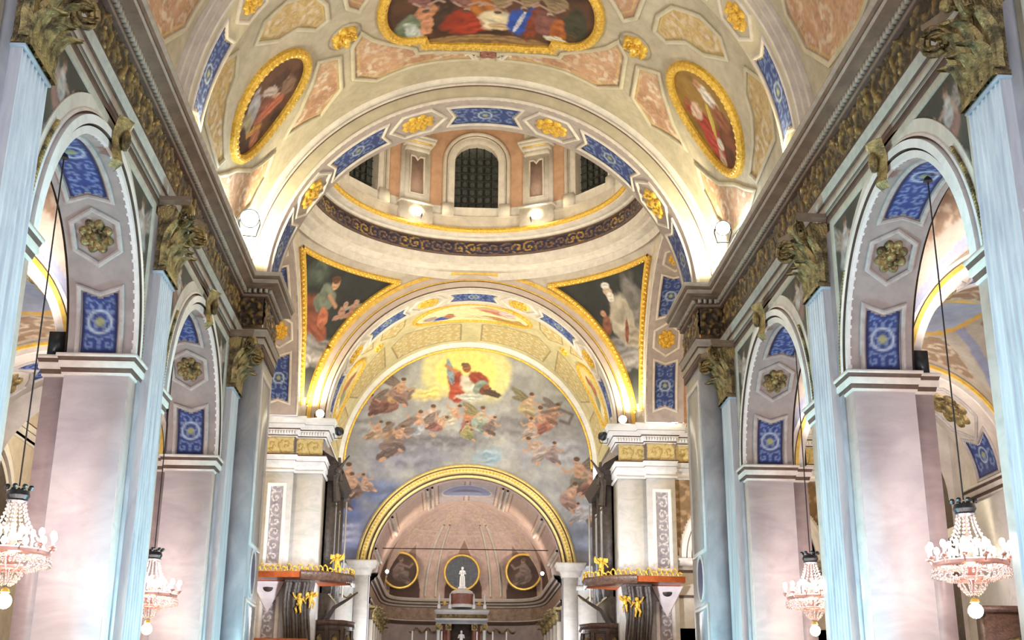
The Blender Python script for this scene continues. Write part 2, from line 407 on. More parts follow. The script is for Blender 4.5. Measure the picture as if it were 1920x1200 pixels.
BLUE = C_(44, 66, 132); BLUED = C_(26, 36, 84); BLW = C_(140, 165, 205)
def arabesque(cv, u0, u1, v0, v1, sc=.42):
    """pale scrollwork on blue, symmetric about the panel's long axis"""
    vm = (v0+v1)/2; dv = np.abs(cv.V-vm)
    m = scroll(cv.U-u0, dv, sc)
    cv.mix(m*.62, BLW)
    med = np.hypot((cv.U-(u0+u1)/2), (cv.V-vm)); cv.mix(np.clip(1-np.abs(med-.17)/.035, 0, 1)*.9, C_(190, 210, 225)); cv.mix(np.clip((.09-med)*25, 0, 1)*.8, C_(170, 180, 120))
    e = np.minimum(np.minimum(cv.U-u0, u1-cv.U), np.minimum(cv.V-v0, v1-cv.V)); cv.mix(np.clip((.045-e)*60, 0, 1), BLUED)
def soffit_set(parent, fn, R, v0, v1, a_from, a_to, ros_label=None):
    """blue arabesque panels and gilded rosettes round an arch soffit. fn(s,v,h)"""
    vm = (v0+v1)/2; hw = (v1-v0)*.5; pw = hw*.56
    def vec(S, V, H): return fn(S, V, H)
    spans = [(4, 27), (64, 116), (153, 176)] if R < 3 else [(5, 24), (42, 61), (80, 100), (119, 138), (156, 175)]
    ros = [48, 132] if R < 3 else [33, 70.5, 109.5, 147]
    for (a0, a1) in spans:
        if a1 < a_from or a0 > a_to: continue
        s0, s1 = R*R_(a0), R*R_(a1)
        cv = mk(s0, s1, vm-pw, vm+pw, .03 if R < 3 else .04, BLUE); cv.mott(5, .25, 3); arabesque(cv, s0, s1, vm-pw, vm+pw, pw*1.05)
        # swallow-tail ends
        tl = pw*.42
        dv = 1-np.abs(cv.V-vm)/pw
        msk = np.ones(cv.U.shape, bool)
        if a0 > 10 or R > 3: msk &= (cv.U-s0) > tl*dv-.001
        if a1 < 170 or R > 3: msk &= (s1-cv.U) > tl*dv-.001
        p = surf('blue_panel', vec, cv, parent, h=.012, mask=msk, label='blue panel with pale arabesques')
        mm = MB(); q = pw+.06; e = .06
        lo = [(s0-e, vm-q), (s0-e+tl, vm), (s0-e, vm+q)] if (a0 > 10 or R > 3) else [(s0-e, vm-q), (s0-e, vm+q)]
        hi = [(s1+e, vm+q), (s1+e-tl, vm), (s1+e, vm-q)] if (a1 < 170 or R > 3) else [(s1+e, vm+q), (s1+e, vm-q)]
        moulding(mm, fn, subdiv(lo+hi, .25), .07, .045)
        build('panel_frame', mm, m_stucco_lt if R > 3 else m_soffr, parent)
    for a in ros:
        if a < a_from or a > a_to: continue
        mm = MB(); rosette(mm, fn, R*R_(a), vm, pw*1.02 if R < 3 else pw*.95, .10, ru=1.12)
        build('gilded_rosette', mm, m_goldo if R < 3 else m_gold, parent)
        mm = MB(); h = pw*1.28
        hx = [(R*R_(a)+dx*h*1.25, vm+dy*h) for dx, dy in ((-1.1, 0), (-.55, -1), (.55, -1), (1.1, 0), (.55, 1), (-.55, 1))]
        moulding(mm, fn, subdiv(hx, .2), .08, .05); build('panel_frame', mm, m_stucco_lt if R > 3 else m_soffr, parent)

# ---- upper walls with round openings (structure), piers, pilasters, arches
def add_rect_ring(mb, path, prof, m):
    sweep_path(mb, path, prof, -1, m, close=True)
IMP = [(0, 6.66), (.03, 6.67), (.035, 6.70), (.055, 6.77), (.08, 6.78), (.08, 6.87), (.10, 6.93), (.12, 6.94), (.12, 6.98), (0, 6.98)]
IMPm = [0, 0, 1, 0, 0, 1, 0, 0, 0]

def leafrows(mb, fn, specs, m=0):
    """acanthus leaves: specs (a centre, width, z0, height, out0, curl)"""
    for (a, wd, z0, h, o0, cu) in specs:
        rows = []
        for i in range(9):
            t = i/8; prof = (sin(PI*min(1, t*.62+.2)))*(1-.55*t**3)
            if t > .8: zz = z0+h*(.97-.5*(t-.8)); 
            else: zz = z0+h*(t*1.2125)
            oo = o0+.03+.05*t+cu*max(0, t-.35)**2*2.2
            row = []
            for j in range(7):
                q = (j-3)/3; lob = 1+.18*sin(t*22+abs(q)*2)
                row.append(fn(a+q*wd/2*prof*lob, oo-.045*q*q+.018*cos(q*9), zz-.05*abs(q)*h))
            rows.append(row)
        mb.grid(rows, m)
def capital_parts(root, fn, hw, z0, z1, dep=.06):
    """corinthian pilaster capital; fn(a,out,z)"""
    H = z1-z0
    mm = MB(); rows = []
    for (a, o) in ((-hw, -.12), (-hw, dep), (hw, dep), (hw, -.12)):
        rows.append([fn(a*(1+.12*t*t), o+(.10*t*t if o > 0 else 0), z0+H*.88*t) for t in (0, .25, .5, .75, 1)])
    mm.grid(rows); 
    mm.grid([[fn(a, o, z0-.05+q) for q in (0, .03, .07)] for (a, o) in ((-hw-.03, -.1), (-hw-.03, dep+.05), (hw+.03, dep+.05), (hw+.03, -.1))])
    build('bell', mm, m_goldo, root)
    mm = MB(); w3 = hw*2/3
    leafrows(mm, fn, [(x*w3, w3*1.15, z0, H*.42, dep, .30) for x in (-1, 0, 1)]+[(x*w3, w3*1.1, z0+.05, H*.70, dep, .42) for x in (-.5, .5)]+[(x*hw*1.05, w3*.9, z0+.05, H*.72, dep-.03, .40) for x in (-1, 1)])
    build('acanthus_leaves', mm, m_goldo, root, ang=1.2)
    for sg in (-1, 1):
        mm = MB(); pts = []; rr = []
        for i in range(26):
            t = i/25; ph = t*4.2*PI; r = .17*(1-.82*t)*H
            pts.append(fn(sg*(hw*.98+.02+r*sin(ph)*.5), dep+.16+r*sin(ph)*.7+.10, z0+H*.74+r*cos(ph)+.0)); rr.append(.035*(1-.5*t)+.012)
        st = [fn(sg*hw*.35, dep+.06, z0+H*.42), fn(sg*hw*.5, dep+.10, z0+H*.68), fn(sg*hw*.8, dep+.20, z0+H*.88)]
        mm.tube(st+pts, [.02, .03, .04]+rr, 6); build('volute', mm, m_goldo, root)
    mm = MB(); rows = []
    n = 9
    for k in range(n+3):
        if k == 0: a, o = -hw*1.25, -.1
        elif k == n+2: a, o = hw*1.25, -.1
        else:
            q = (k-1)/n*2-1; a = q*hw*1.33; o = dep+.20+.16*q*q
        rows.append([fn(a*f, o*f if o > 0 else o, z0+H*zz) for (f, zz) in ((.93, .88), (.97, .93), (1, .94), (1, 1.0), (.9, 1.0))])
    mm.grid(rows); build('abacus', mm, m_ent, root)
    mm = MB(); 
    c = fn(0, dep+.27, z0+H*.93); mm.sph(c, .09, 10); build('fleuron', mm, m_goldo, root)

for s in (-1, 1):
    N = SIDE[s]
    # wall (structure)
    mb = MB(); fnw = lambda u, z: (s*WX, u, z)
    for i, yc in enumerate(AY):
        arch_wall(mb, fnw, yc-3.5, yc+3.5, AZ, 9.9, yc, AR, AZ, m=0)
        arch_wall(mb, lambda u, z: (s*6.5, u, z), yc-3.5, yc+3.5, AZ, 10.6, yc, AR+.05, AZ, m=0)
    mb.box(min(s*WX, s*6.6), max(s*WX, s*6.6), 26.15, 28.45, 0, 9.9, 0)
    mb.box(min(s*5.52, s*6.5), max(s*5.52, s*6.5), 4, 28.45, 9.88, 11.4, 0)
    struct('wall_'+N, mb, [m_ent, m_marble_grey], smooth=False)
    # piers
    for k, (y0, y1) in enumerate(((4.0, 6.3), (11.0, 13.3), (18.0, 20.3), (25.0, 26.5))):
        nm = ['at the image edge', 'nearest to the camera', 'in the middle of the arcade', 'last before the crossing'][k]
        root = thing('marble_pier', 'veined marble pier of the %s arcade, %s' % (N, nm), 'pier', (s*6, (y0+y1)/2, 0), 'marble piers of the nave arcades')
        mm = MB(); mm.box(min(s*WX, s*6.45), max(s*WX, s*6.45), y0, y1, 0, 6.7); build('shaft', mm, m_marble, root, smooth=False)
        mm = MB(); mm.box(*sorted((s*(WX-.012), s*WX)), y0, y0+.5, 0, 6.7); mm2 = MB(); mm2.box(*sorted((s*(WX-.012), s*WX)), y1-.5, y1, 0, 6.7)
        for q_ in (mm, mm2): build('corner_strip', q_, m_white, root, smooth=False, label='white marble strip on the nave face')
        mm = MB(); mm.box(min(s*6.45, s*6.78), max(s*6.45, s*6.78), y0+.12, y1-.12, 0, 6.7); build('aisle_pilaster', mm, m_marble_brown, root, smooth=False, label='brownish marble pilaster on the aisle side')
        mm = MB(); x0, x1 = (WX, 6.45); pth = [(s*x0, y0), (s*x1, y0), (s*x1, y0+.12), (s*6.78, y0+.12), (s*6.78, y1-.12), (s*x1, y1-.12), (s*x1, y1), (s*x0, y1)]
        if k == 0: pth = [(p[0], p[1]) for p in pth]
        if s < 0: pth = pth[::-1]
        add_rect_ring(mm, pth, IMP, IMPm); build('impost_moulding', mm, [m_stucco_lt, m_brown], root, smooth=False)
        mm = MB(); sweep_path(mm, pth, [(0, 0), (.12, 0), (.12, .5), (.05, .6), (0, .6)], -1, 0, close=True); build('base', mm, m_marble_grey, root, smooth=False)
    # pilasters
    for k, yc in enumerate((5.15, 12.25, 19.05, 25.95)):
        nm = ['at the image edge', 'nearest to the camera', 'between the two open bays', 'tucked beside the crossing pier'][k]
        last = k == 3
        root = thing('fluted_pilaster', '%s marble pilaster on the %s nave wall, %s' % ('plain' if last else 'fluted', N, nm), 'pilaster', (s*5.4, yc, 0), 'giant pilasters of the nave')
        mm = MB(); w0, w1 = (.5, .42) if last else (.58, .43); rows = []
        nf = 7
        A = [(-1, -.18), (-1, 0)]
        for f in range(0 if last else nf):
            c = -1+(f+.5)*2/nf
            A += [(c-.10, 0), (c-.08, -.025), (c, -.045), (c+.08, -.025), (c+.10, 0)]
        A += [(1, 0), (1, -.18)]
        for (a, o) in A: rows.append([(s*(WX-.17-o), yc+a*(w0+(w1-w0)*t), 8.62*t) for t in (0, .05, .5, .95, 1)])
        mm.grid(rows); build('shaft', mm, m_flute, root, ang=.3)
        mm = MB(); sweep_path(mm, [(s*WX, yc-w0-.1), (s*(WX-.12), yc-w0-.1), (s*(WX-.12), yc+w0+.1), (s*WX, yc+w0+.1)], [(.0, 0), (.1, 0), (.1, .6), (.03, .7), (0, .7)], s, 0)
        build('base', mm, m_marble_grey, root, smooth=False)
        mm = MB(); sweep_path(mm, [(s*WX, yc-w1), (s*(WX-.17), yc-w1), (s*(WX-.17), yc+w1), (s*WX, yc+w1)], [(0, 8.55), (.03, 8.56), (.03, 8.60), (.0, 8.62)], s, 0); build('astragal', mm, m_marble_grey, root, smooth=False)
        cap = build('capital', MB().box(min(s*(WX-.1), s*WX), max(s*(WX-.1), s*WX), yc-w1, yc+w1, 8.6, 9.85), m_goldo, root, label='gilded acanthus capital, dark with age')
        if True:
            capital_parts(cap, lambda a, o, z: (s*(WX-.14-o), yc+a, z), w1, 8.64, 9.84)
        mm = MB()   # grey backing strip
        mm.box(min(s*(WX-.04), s*WX), max(s*(WX-.04), s*WX), yc-.66, yc+.66, 0, 9.5); build('backing_strip', mm, m_marble_grey, root, smooth=False)
    # arches
    for k, yc in enumerate(AY):
        root = thing('arcade_arch', 'round arch of the %s nave arcade, %s, gilded keystone' % (N, BAYN[k]), 'arch', (s*WX, yc, AZ), 'nave arcade arches')
        fa = arcX(s, WX, yc, AZ)
        t0 = math.asin(.13/AR)
        mm = MB(); revolve(mm, fa, [(AR, 0), (AR, -.07), (2.45, -.07), (2.455, -.01), (2.475, -.01), (2.48, -.10), (2.60, -.10), (2.605, -.02), (2.635, -.02), (2.64, -.06), (2.67, -.05), (2.68, -.03), (2.87, -.03), (2.88, 0)], t0, PI-t0, 56,
                           [0, 0, 1, 1, 1, 0, 0, 1, 1, 0, 0, 2, 2]); build('archivolt', mm, [m_white, m_brown, m_stucco], root)
        mm = MB(); revolve(mm, fa, [(AR, -.02), (AR, .95), (AR+.06, .96), (AR+.3, .96)], t0*.4, PI-t0*.4, 48); build('soffit', mm, m_soff, root)
        mm = MB()
        for q in range(64):
            t = R_(4+1.1*q if q < 32 else 176-1.1*(q-32)); p = fa(2.74, t, -.05); mm.sph(p, .032, 6)
        build('bead_course', mm, m_goldo, root, kind='stuff')
        mm = MB(); fk = lambda a, o, z: (s*(WX-o), yc+a, z)
        rows = []
        for (zz, hw_, oo) in ((8.95, .10, .14), (9.05, .15, .24), (9.2, .17, .20), (9.4, .20, .20), (9.55, .23, .28), (9.66, .24, .34), (9.72, .20, .2)):
            rows.append([fk(a*hw_, oo*(1-.45*abs(a)**2), zz) for a in (-1, -.6, 0, .6, 1)])
        mm.grid(rows); mm.sph(fk(0, .24, 9.38), .11, 10, sq=(.7, .8, 1.5)); build('keystone', mm, m_goldo, root, label='gilded carved keystone')
        fs = lambda S, V, H: (s*V+0*S, yc+(AR-H)*np.cos(np.asarray(S, float)/AR), AZ+(AR-H)*np.sin(np.asarray(S, float)/AR))
        soffit_set(root, fs, AR, WX+.02, 6.45, 0, 180)
        # recessed frame and spandrel frescoes
        cv = mk(yc-2.62, yc+2.62, 6.98, 9.52, .045, C_(78, 76, 66)); cv.mott(1.6, .7, k, C_(52, 50, 42)); cv.mott(3, .3, k+3)
        for sg in (-1, 1):
            bx = yc+sg*2.2
            cv.person(bx-sg*.1, 8.95, .95, C_(150, 95, 75) if sg < 0 else C_(170, 170, 165), cloth=C_(200, 195, 190), face=-sg, wing=C_(150, 140, 130))
            cv.blob(bx, 8.25, .35, .2, C_(140, 150, 145), .4, .4); cv.blob(bx+sg*.2, 7.7, .15, .4, C_(120, 70, 55), 0, .4)
        rr = np.hypot(cv.U-yc, cv.V-AZ)
        for sg in (-1, 1):
            fr = thing('spandrel_fresco', 'dark spandrel fresco with pale figures, %s side of the %s arch, %s' % ('far' if sg > 0 else 'near', N, BAYN[k]), 'painting', (s*WX, yc+sg*2, 9), 'spandrel frescoes')
            surf('fresco', lambda U, V, H: (s*(WX-H)+0*U, U, V), cv, fr, h=.015, mask=(rr > 2.84) & ((cv.U-yc)*sg > 0))
        mm = MB(); ff = lambda u, v, h: (s*(WX-h), u, v)
        moulding(mm, ff, [(yc-2.68, 7.0), (yc-2.68, 9.60), (yc+2.68, 9.60), (yc+2.68, 7.0)], .14, .05, close=False)
        build('outer_frame', mm, m_entlt, root, smooth=False)
    # entablature
    root = thing('nave_entablature', 'long carved entablature running along the %s nave wall above the arches' % N, 'entablature', (s*WX, 16, 9.8))
    path = [(s*WX, 3.5), (s*WX, 26.55), (s*4.95, 26.55), (s*4.95, 28.45), (s*13.2, 28.45), (s*13.2, 34.3)]
    sd = s
    A = [(0, 9.80, 1), (.04, 9.80, 0), (.04, 9.84, 2), (.055, 9.85, 1), (.055, 9.99, 2), (.03, 10.0, 2), (.085, 10.02, 1), (.085, 10.15, 1), (.12, 10.18, 2), (.12, 10.22, 2), (0, 10.23, 0)]
    mm = MB(); sweep_path(mm, path, [(a, b) for a, b, _ in A], sd, [q[2] for q in A[:-1]]); build('architrave', mm, [m_ent, m_entlt, m_brown], root, smooth=False)
    mm = MB(); sweep_path(mm, path, [(0, 9.66), (.03, 9.66), (.03, 9.80), (0, 9.8)], sd, 0); build('recess_band', mm, m_brown, root, smooth=False)
    A = [(0, 10.96, 2), (.07, 10.98, 0), (.08, 11.03, 2), (.08, 11.15, 0), (.15, 11.17, 0), (.16, 11.20, 3), (.31, 11.22, 1), (.31, 11.31, 2), (.325, 11.315, 0), (.35, 11.38, 1), (.39, 11.42, 1), (.39, 11.46, 0), (-.5, 11.46, 0)]
    mm = MB(); sweep_path(mm, path, [(a, b) for a, b, _ in A], sd, [q[2] for q in A[:-1]]); build('cornice', mm, [m_ent, m_entlt, m_brown, m_ent], root, smooth=False)
    mm = MB()
    def dent(ax, x, ya, yb, sg):
        y = ya
        while y < yb:
            if ax == 'y': mm.box(*sorted((x, x+sg*.075)), y, y+.07, 11.05, 11.14)
            else: mm.box(y, y+.07, *sorted((x, x+sg*.075)), 11.05, 11.14)
            y += .125
    dent('y', s*(WX-.08), 4, 26.4, -s); dent('y', s*(4.95-.08), 26.5, 28.4, -s)
    dent('x', 26.55-.08, *(sorted((s*5.45, s*4.92))), -1)
    build('dentil_course', mm, m_entlt, root, smooth=False, kind='stuff')
    # carved frieze: relief height field
    def frieze(u0, u1, fn, name='carved_frieze', z0=10.24, z1=10.96, st=.024):
        cv = mk(u0, u1, z0, z1, st, C_(58, 46, 34))
        m = np.maximum(scroll(cv.U, cv.V-z0, (z1-z0)/.9), .8*scroll(cv.U+.2, cv.V-z0, (z1-z0)/2.0)*(fbm(cv.U*2, cv.V*2, 77, 2) > .45)); n = fbm(cv.U*12, cv.V*12, 5, 2)
        l2 = np.clip((np.sin(cv.U*21+3*np.sin(cv.V*17))*np.cos(cv.V*19+2*np.sin(cv.U*11))-.35)*2.5, 0, 1)
        m = np.maximum(m, l2*.5)
        cv.mix(m*np.clip(n*1.9-.3, .05, 1), C_(168, 138, 72)); cv.mix(np.clip((n-.62)*9, 0, 1)*m, C_(235, 215, 150)); cv.mix(np.clip((.38-n)*9, 0, 1)*.6, C_(30, 24, 18))
        surf(name, fn, cv, root, m_relief, h=.0, hgt=.055*m*np.clip(n*1.6, .3, 1))
    frieze(3.6, 26.5, lambda U, V, H: (s*(WX-H), U, V))
    frieze(26.6, 28.45, lambda U, V, H: (s*(4.95-H), U, V), 'carved_frieze')
    frieze(4.97, 5.48, lambda U, V, H: (s*U, 26.55-H, V), 'carved_frieze')
    # crossing pier at the west side of the crossing
    root = thing('crossing_pier', 'massive grey marble pier at the %s end of the nave arcade, jutting into the nave' % N, 'pier', (s*5.3, 27.5, 0), 'piers of the crossing')
    mm = MB(); mm.box(*sorted((s*4.95, s*5.6)), 26.55, 28.45, 0, 9.8); mm.box(*sorted((s*5.6, s*6.9)), 26.9, 28.6, 0, 9.8); build('shaft', mm, m_marble_grey, root, smooth=False)
    mm = MB(); fp = lambda u, v, h: (s*(4.95-h), u, v)
    for (z0, z1) in ((1.2, 4.3), (5.5, 9.3)): moulding(mm, fp, [(26.85, z0), (28.2, z0), (28.2, z1), (26.85, z1)], .1, .04)
    build('panel_frame', mm, m_white, root, smooth=False)
    mm = MB(); fr = []
    for i in range(21): fr.append(fp(27.5+.26*cos(i*PI/10), 4.95+.42*sin(i*PI/10), .03))
    mm.add(fr+[fp(27.5, 4.95, .05)], [(i, (i+1) % 20, 21) for i in range(20)]); build('oval_inlay', mm, mat('dark blue inlay %s' % N, (.015, .03, .13), .3), root, label='dark blue oval inlay')
    mm = MB(); moulding(mm, fp, [(27.5+.34*cos(i*PI/12), 4.95+.5*sin(i*PI/12)) for i in range(24)], .07, .04); build('oval_frame', mm, m_white, root)

# ================================================================== NAVE VAULT
VR, VZ = 5.6, 11.40
STONE = C_(190, 182, 158); STONED = C_(120, 108, 80); PINKW = C_(200, 162, 128); PINKD = C_(150, 104, 80); LINE = C_(92, 74, 62); CRM = C_(226, 218, 186)
fnv = lambda S, V, H: ((VR-H)*np.sin(np.asarray(S, float)/VR), V+0*np.asarray(S, float), VZ+(VR-H)*np.cos(np.asarray(S, float)/VR))
HALF = {'A': ([(.25, 2.35), (1.0, 2.20), (1.70, 2.02), (1.75, 1.80), (2.4, 1.24), (2.74, .85), (2.98, .40), (3.24, .79), (3.32, 2.09), (2.75, 2.65), (1.87, 2.56), (.25, 2.64)], 1),
        'B': ([(3.58, .88), (4.12, .54), (4.40, 1.2), (4.86, 1.85), (5.45, 2.2), (4.9, 2.45), (4.34, 2.74), (3.66, 2.2)], 1),
        'C': ([(3.72, -.75), (3.70, -1.3), (3.95, -1.9), (4.6, -2.3), (5.2, -2.3), (5.55, -1.95), (5.0, -1.35), (4.5, -1.2), (4.05, -.68)], 0),
        'D': ([(6.30, -1.80), (6.05, -2.35), (6.75, -2.8), (7.6, -2.2), (7.75, -.6), (7.45, -.3), (7.1, -1.1), (6.7, -1.6)], 0),
        'E': ([(7.55, .2), (7.2, .7), (6.75, 1.6), (6.35, 2.0), (5.9, 2.25), (6.4, 2.65), (7.2, 2.6), (7.9, 1.9), (8.05, .5), (7.85, -.35)], 1),
        'F': ([(.2, -2.35), (1.0, -2.20), (1.70, -2.02), (2.4, -1.24), (2.98, -.45), (3.24, -.79), (3.32, -2.09), (2.75, -2.65), (.25, -2.64)], 1)}
def vault_bay(yc, y0, y1, label):
    cv = mk(-8.75, 8.75, y0, y1, .033, STONE); cv.mott(1.3, .16, 1); cv.mott(5, .12, 2)
    uu = np.abs(cv.U); c2 = Canvas(uu, cv.V-yc, 0); c2.c = cv.c
    polys = []
    for k, (P, pk) in HALF.items():
        P = [(a, b) for a, b in P]; polys.append(P)
        c2.poly(P, PINKW if pk else C_(200, 176, 120)); m = c2.inside(P)
        c2.mix(m*np.clip((fbm(uu*1.3, cv.V*1.3, 8)-.35)*2.2, 0, 1)*.6, PINKD if pk else C_(170, 130, 70))
        c2.mix(m*scroll(uu+.2, cv.V, .78)*.8*np.clip(fbm(uu*2, cv.V*2, 44)*2.4-.5, 0, 1), C_(222, 212, 192)); c2.mix(m*scroll(uu+.5, cv.V+.31, .47)*.34*np.clip(fbm(uu*2, cv.V*2, 41)*2.4-.6, 0, 1), C_(112, 92, 82))
        c2.mix(m*scroll(uu+.1, cv.V+.2, .26)*.25*(fbm(uu*3, cv.V*3, 91) > .5), C_(232, 222, 200))
        c2.line(P, .17, C_(160, 148, 124), .5, close=True); c2.line(P, .06, LINE, .95, close=True)
    for (P) in polys:   # pale inner line
        cx = sum(p[0] for p in P)/len(P); cy = sum(p[1] for p in P)/len(P)
        c2.line([(cx+(p[0]-cx)*.88, cy+(p[1]-cy)*.88) for p in P], .03, C_(214, 190, 110), .7, close=True)
    # dark line round the big frames
    c2.line([(3.38+.42*cos(t), .2+.42*sin(t)) for t in [i*PI/8 for i in range(16)]], .04, LINE, .6, close=True)
    cv.c = c2.c
    surf('ceiling', fnv, cv, None, kind='structure')
    mm = MB()
    for sg in (-1, 1):
        for P in polys: moulding(mm, lambda u, v, h: fnv(sg*u, yc+v, h), subdiv(P, .3), .10, .05, base=.0)
    r = thing('vault_panel_mouldings', 'raised pale stucco frames round the painted panels of the %s' % label, 'moulding', (0, yc, 17))
    build('stucco_mouldings', mm, m_vault, r)
vault_bay(23.4, 20.2, 27.1, 'vault bay before the crossing')
vault_bay(16.0, 12.7, 19.1, 'nearer vault bay')
mb = MB(); mb.grid([[fnv(a, y, 0) for y in (4.0, 12.8)] for a in np.linspace(-8.8, 8.8, 40)]); struct('ceiling', mb, m_vault)
mb = MB(); mb.grid([[((VR+.3)*sin(a), y, VZ+(VR+.3)*cos(a)) for y in (4.0, 27.2)] for a in np.linspace(-1.57, 1.57, 30)]); struct('ceiling', mb, m_vault)
fnc = lambda R, Y0: (lambda S, V, H: (-(R-H)*np.cos(np.asarray(S, float)/R), V+0*np.asarray(S, float), VZ+(R-H)*np.sin(np.asarray(S, float)/R)))
# transverse ribs over the pilasters
for (y0, y1, nm) in ((19.05, 20.2, 'between the two vault bays'), (12.0, 13.1, 'nearer the camera')):
    root = thing('transverse_rib', 'broad transverse rib of the nave vault with blue star panels, %s' % nm, 'arch', (0, y0, VZ), 'transverse ribs of the nave vault')
    mm = MB(); f = arcY(y0, 0, VZ); dd = y1-y0
    revolve(mm, f, [(5.62, -.12), (5.52, -.12), (5.50, -.05), (5.42, -.05), (5.40, 0), (5.32, 0), (5.30, .04), (5.30, dd-.04), (5.32, dd), (5.40, dd), (5.42, dd+.05), (5.50, dd+.05), (5.52, dd+.12), (5.62, dd+.12)], .03, PI-.03, 72,
            [0, 1, 0, 1, 0, 0, 2, 0, 0, 1, 0, 1, 0]); build('rib_band', mm, [m_stucco_lt, m_stucco, m_vault], root)
    soffit_set(root, fnc(5.30, y0), 5.30, y0+.02, y1-.02, 0, 180)

# framed paintings of the vault ------------------------------------------------
def gilt_frame(root, fn, pts, wd=.22, ht=.12, mats=None):
    mm = MB(); moulding(mm, fn, subdiv(pts, .12), wd, ht); build('gilded_frame', mm, mats or m_gold, root)
    mm = MB(); P = [np.array(p) for p in subdiv(pts, .17)]
    for q in P: mm.sph(fn(q[0], q[1], ht*.85), wd*.27, 6)
    build('carved_beading', mm, m_golds, root, kind='stuff')
def ell(cx, cy, rx, ry, n=48, rot=0): return [(cx+rx*cos(2*PI*i/n), cy+ry*sin(2*PI*i/n)) for i in range(n)]
OVC = 5.75
for (yb, bn) in ((23.4, 'the bay before the crossing'), (16.0, 'the nearer vault bay')):
    for sg in (-1, 1):
        lb = {(-1, 23.4): 'oval fresco on brown ground, white cloth and red drapery, left of the vault',
              (1, 23.4): 'oval fresco with white and red-robed figures on golden ground, right of the vault'}.get((sg, yb), 'gilt-framed oval fresco on the %s of %s' % (SIDE[sg], bn))
        root = thing('oval_fresco', lb, 'painting', tuple(float(q) for q in fnv(sg*OVC, yb+.15, 0)), 'oval frescoes of the nave vault')
        f = lambda u, v, h, yb=yb: fnv(u, yb+v, h)
        P = ell(sg*OVC, .15, 1.34, 1.10); gilt_frame(root, f, P, .21, .13)
        if sg < 0:
            cv = mk(-OVC-1.3, -OVC+1.3, -1.0, 1.3, .022, C_(105, 72, 52)); cv.mott(2.2, .9, 4, C_(60, 40, 32)); cv.mott(4, .35, 9)
            D = lambda a, b: (-OVC+a, .15+b)     # a towards crown, b towards the crossing; figure's up is +a
            for (a, b, r1, r2, c, ro) in ((-.15, .05, .42, .30, C_(132, 82, 66), .3), (-.35, -.3, .22, .42, C_(170, 168, 172), .8), (-.75, -.15, .30, .30, C_(160, 150, 120), .2), (.1, .35, .55, .16, C_(190, 110, 80), .2),
                                          (.45, .1, .18, .16, C_(196, 160, 130), 0), (.55, .05, .12, .2, C_(90, 60, 45), 0), (.25, -.15, .3, .14, C_(190, 175, 165), .9), (-.55, .35, .35, .1, C_(190, 140, 60), .6), (-1.0, .1, .2, .4, C_(70, 40, 30), .3), (.75, .3, .2, .3, C_(140, 110, 90), .1), (-.6, .6, .2, .2, C_(170, 110, 80), 0)):
                q = D(a, b); cv.blob(q[0], q[1], r1, r2, c, ro, .35, .4)
        else:
            cv = mk(OVC-1.3, OVC+1.3, -1.0, 1.3, .022, C_(158, 124, 58)); cv.mott(2, .5, 5, C_(120, 88, 40)); cv.mott(4, .25, 8)
            D = lambda a, b: (OVC-a, .15+b)
            for (a, b, r1, r2, c, ro) in ((-.75, .1, .55, .85, C_(120, 70, 42), .1), (-.95, .45, .28, .5, C_(95, 50, 34), 0), (.25, -.42, .40, .18, C_(228, 220, 205), -.1), (.66, -.42, .12, .11, C_(190, 140, 100), 0), (-.25, -.35, .35, .22, C_(150, 92, 60), -.2),
                                          (.1, .42, .62, .26, C_(176, 66, 52), -.15), (-.4, .62, .45, .2, C_(190, 72, 60), -.3), (.42, .38, .2, .24, C_(226, 196, 170), .3), (.72, .42, .12, .12, C_(170, 110, 70), 0), (-.05, .1, .42, .08, C_(215, 190, 90), .7), (-.55, .35, .14, .12, C_(220, 215, 200), 0), (-.8, .6, .2, .14, C_(205, 175, 150), 0)):
                q = D(a, b); cv.blob(q[0], q[1], r1, r2, c, ro, .35, .35)
        m = np.hypot((cv.U-sg*OVC)/1.31, (cv.V-.15)/1.07) < 1
        surf('painting', lambda U, V, H, yb=yb: fnv(U, yb+V, H), cv, root, h=.02, mask=m)
    # large central picture
    root = thing('central_ceiling_fresco', 'lobed fresco with a crowd of figures at the crown of %s' % bn, 'painting', (0, yb, VZ+VR), 'central pictures of the nave vault')
    f = lambda u, v, h, yb=yb: fnv(u, yb+v, h)
    P = []
    for t in range(40):
        a = R_(-62+124*t/39) if t < 20 else None
    rgt = [(1.95+.78*cos(R_(a)), .15+1.25*sin(R_(a))) for a in range(-60, 61, 8)]
    top = [(1.9, 1.36), (1.55, 1.45), (1.5, 1.72), (.9, 1.92), (0, 2.0)]
    half = [(0, -1.7), (.9, -1.62), (1.5, -1.42), (1.55, -1.15)]+[(x-.25, y) for x, y in rgt]+top
    P = half+[(-x, y) for x, y in half[::-1][1:-1]]
    gilt_frame(root, f, P, .22, .13)
    cv = mk(-2.6, 2.6, -1.9, 2.1, .026, C_(92, 60, 38)); cv.mott(1.4, .8, 6, C_(52, 32, 22)); cv.mott(4, .3, 7)
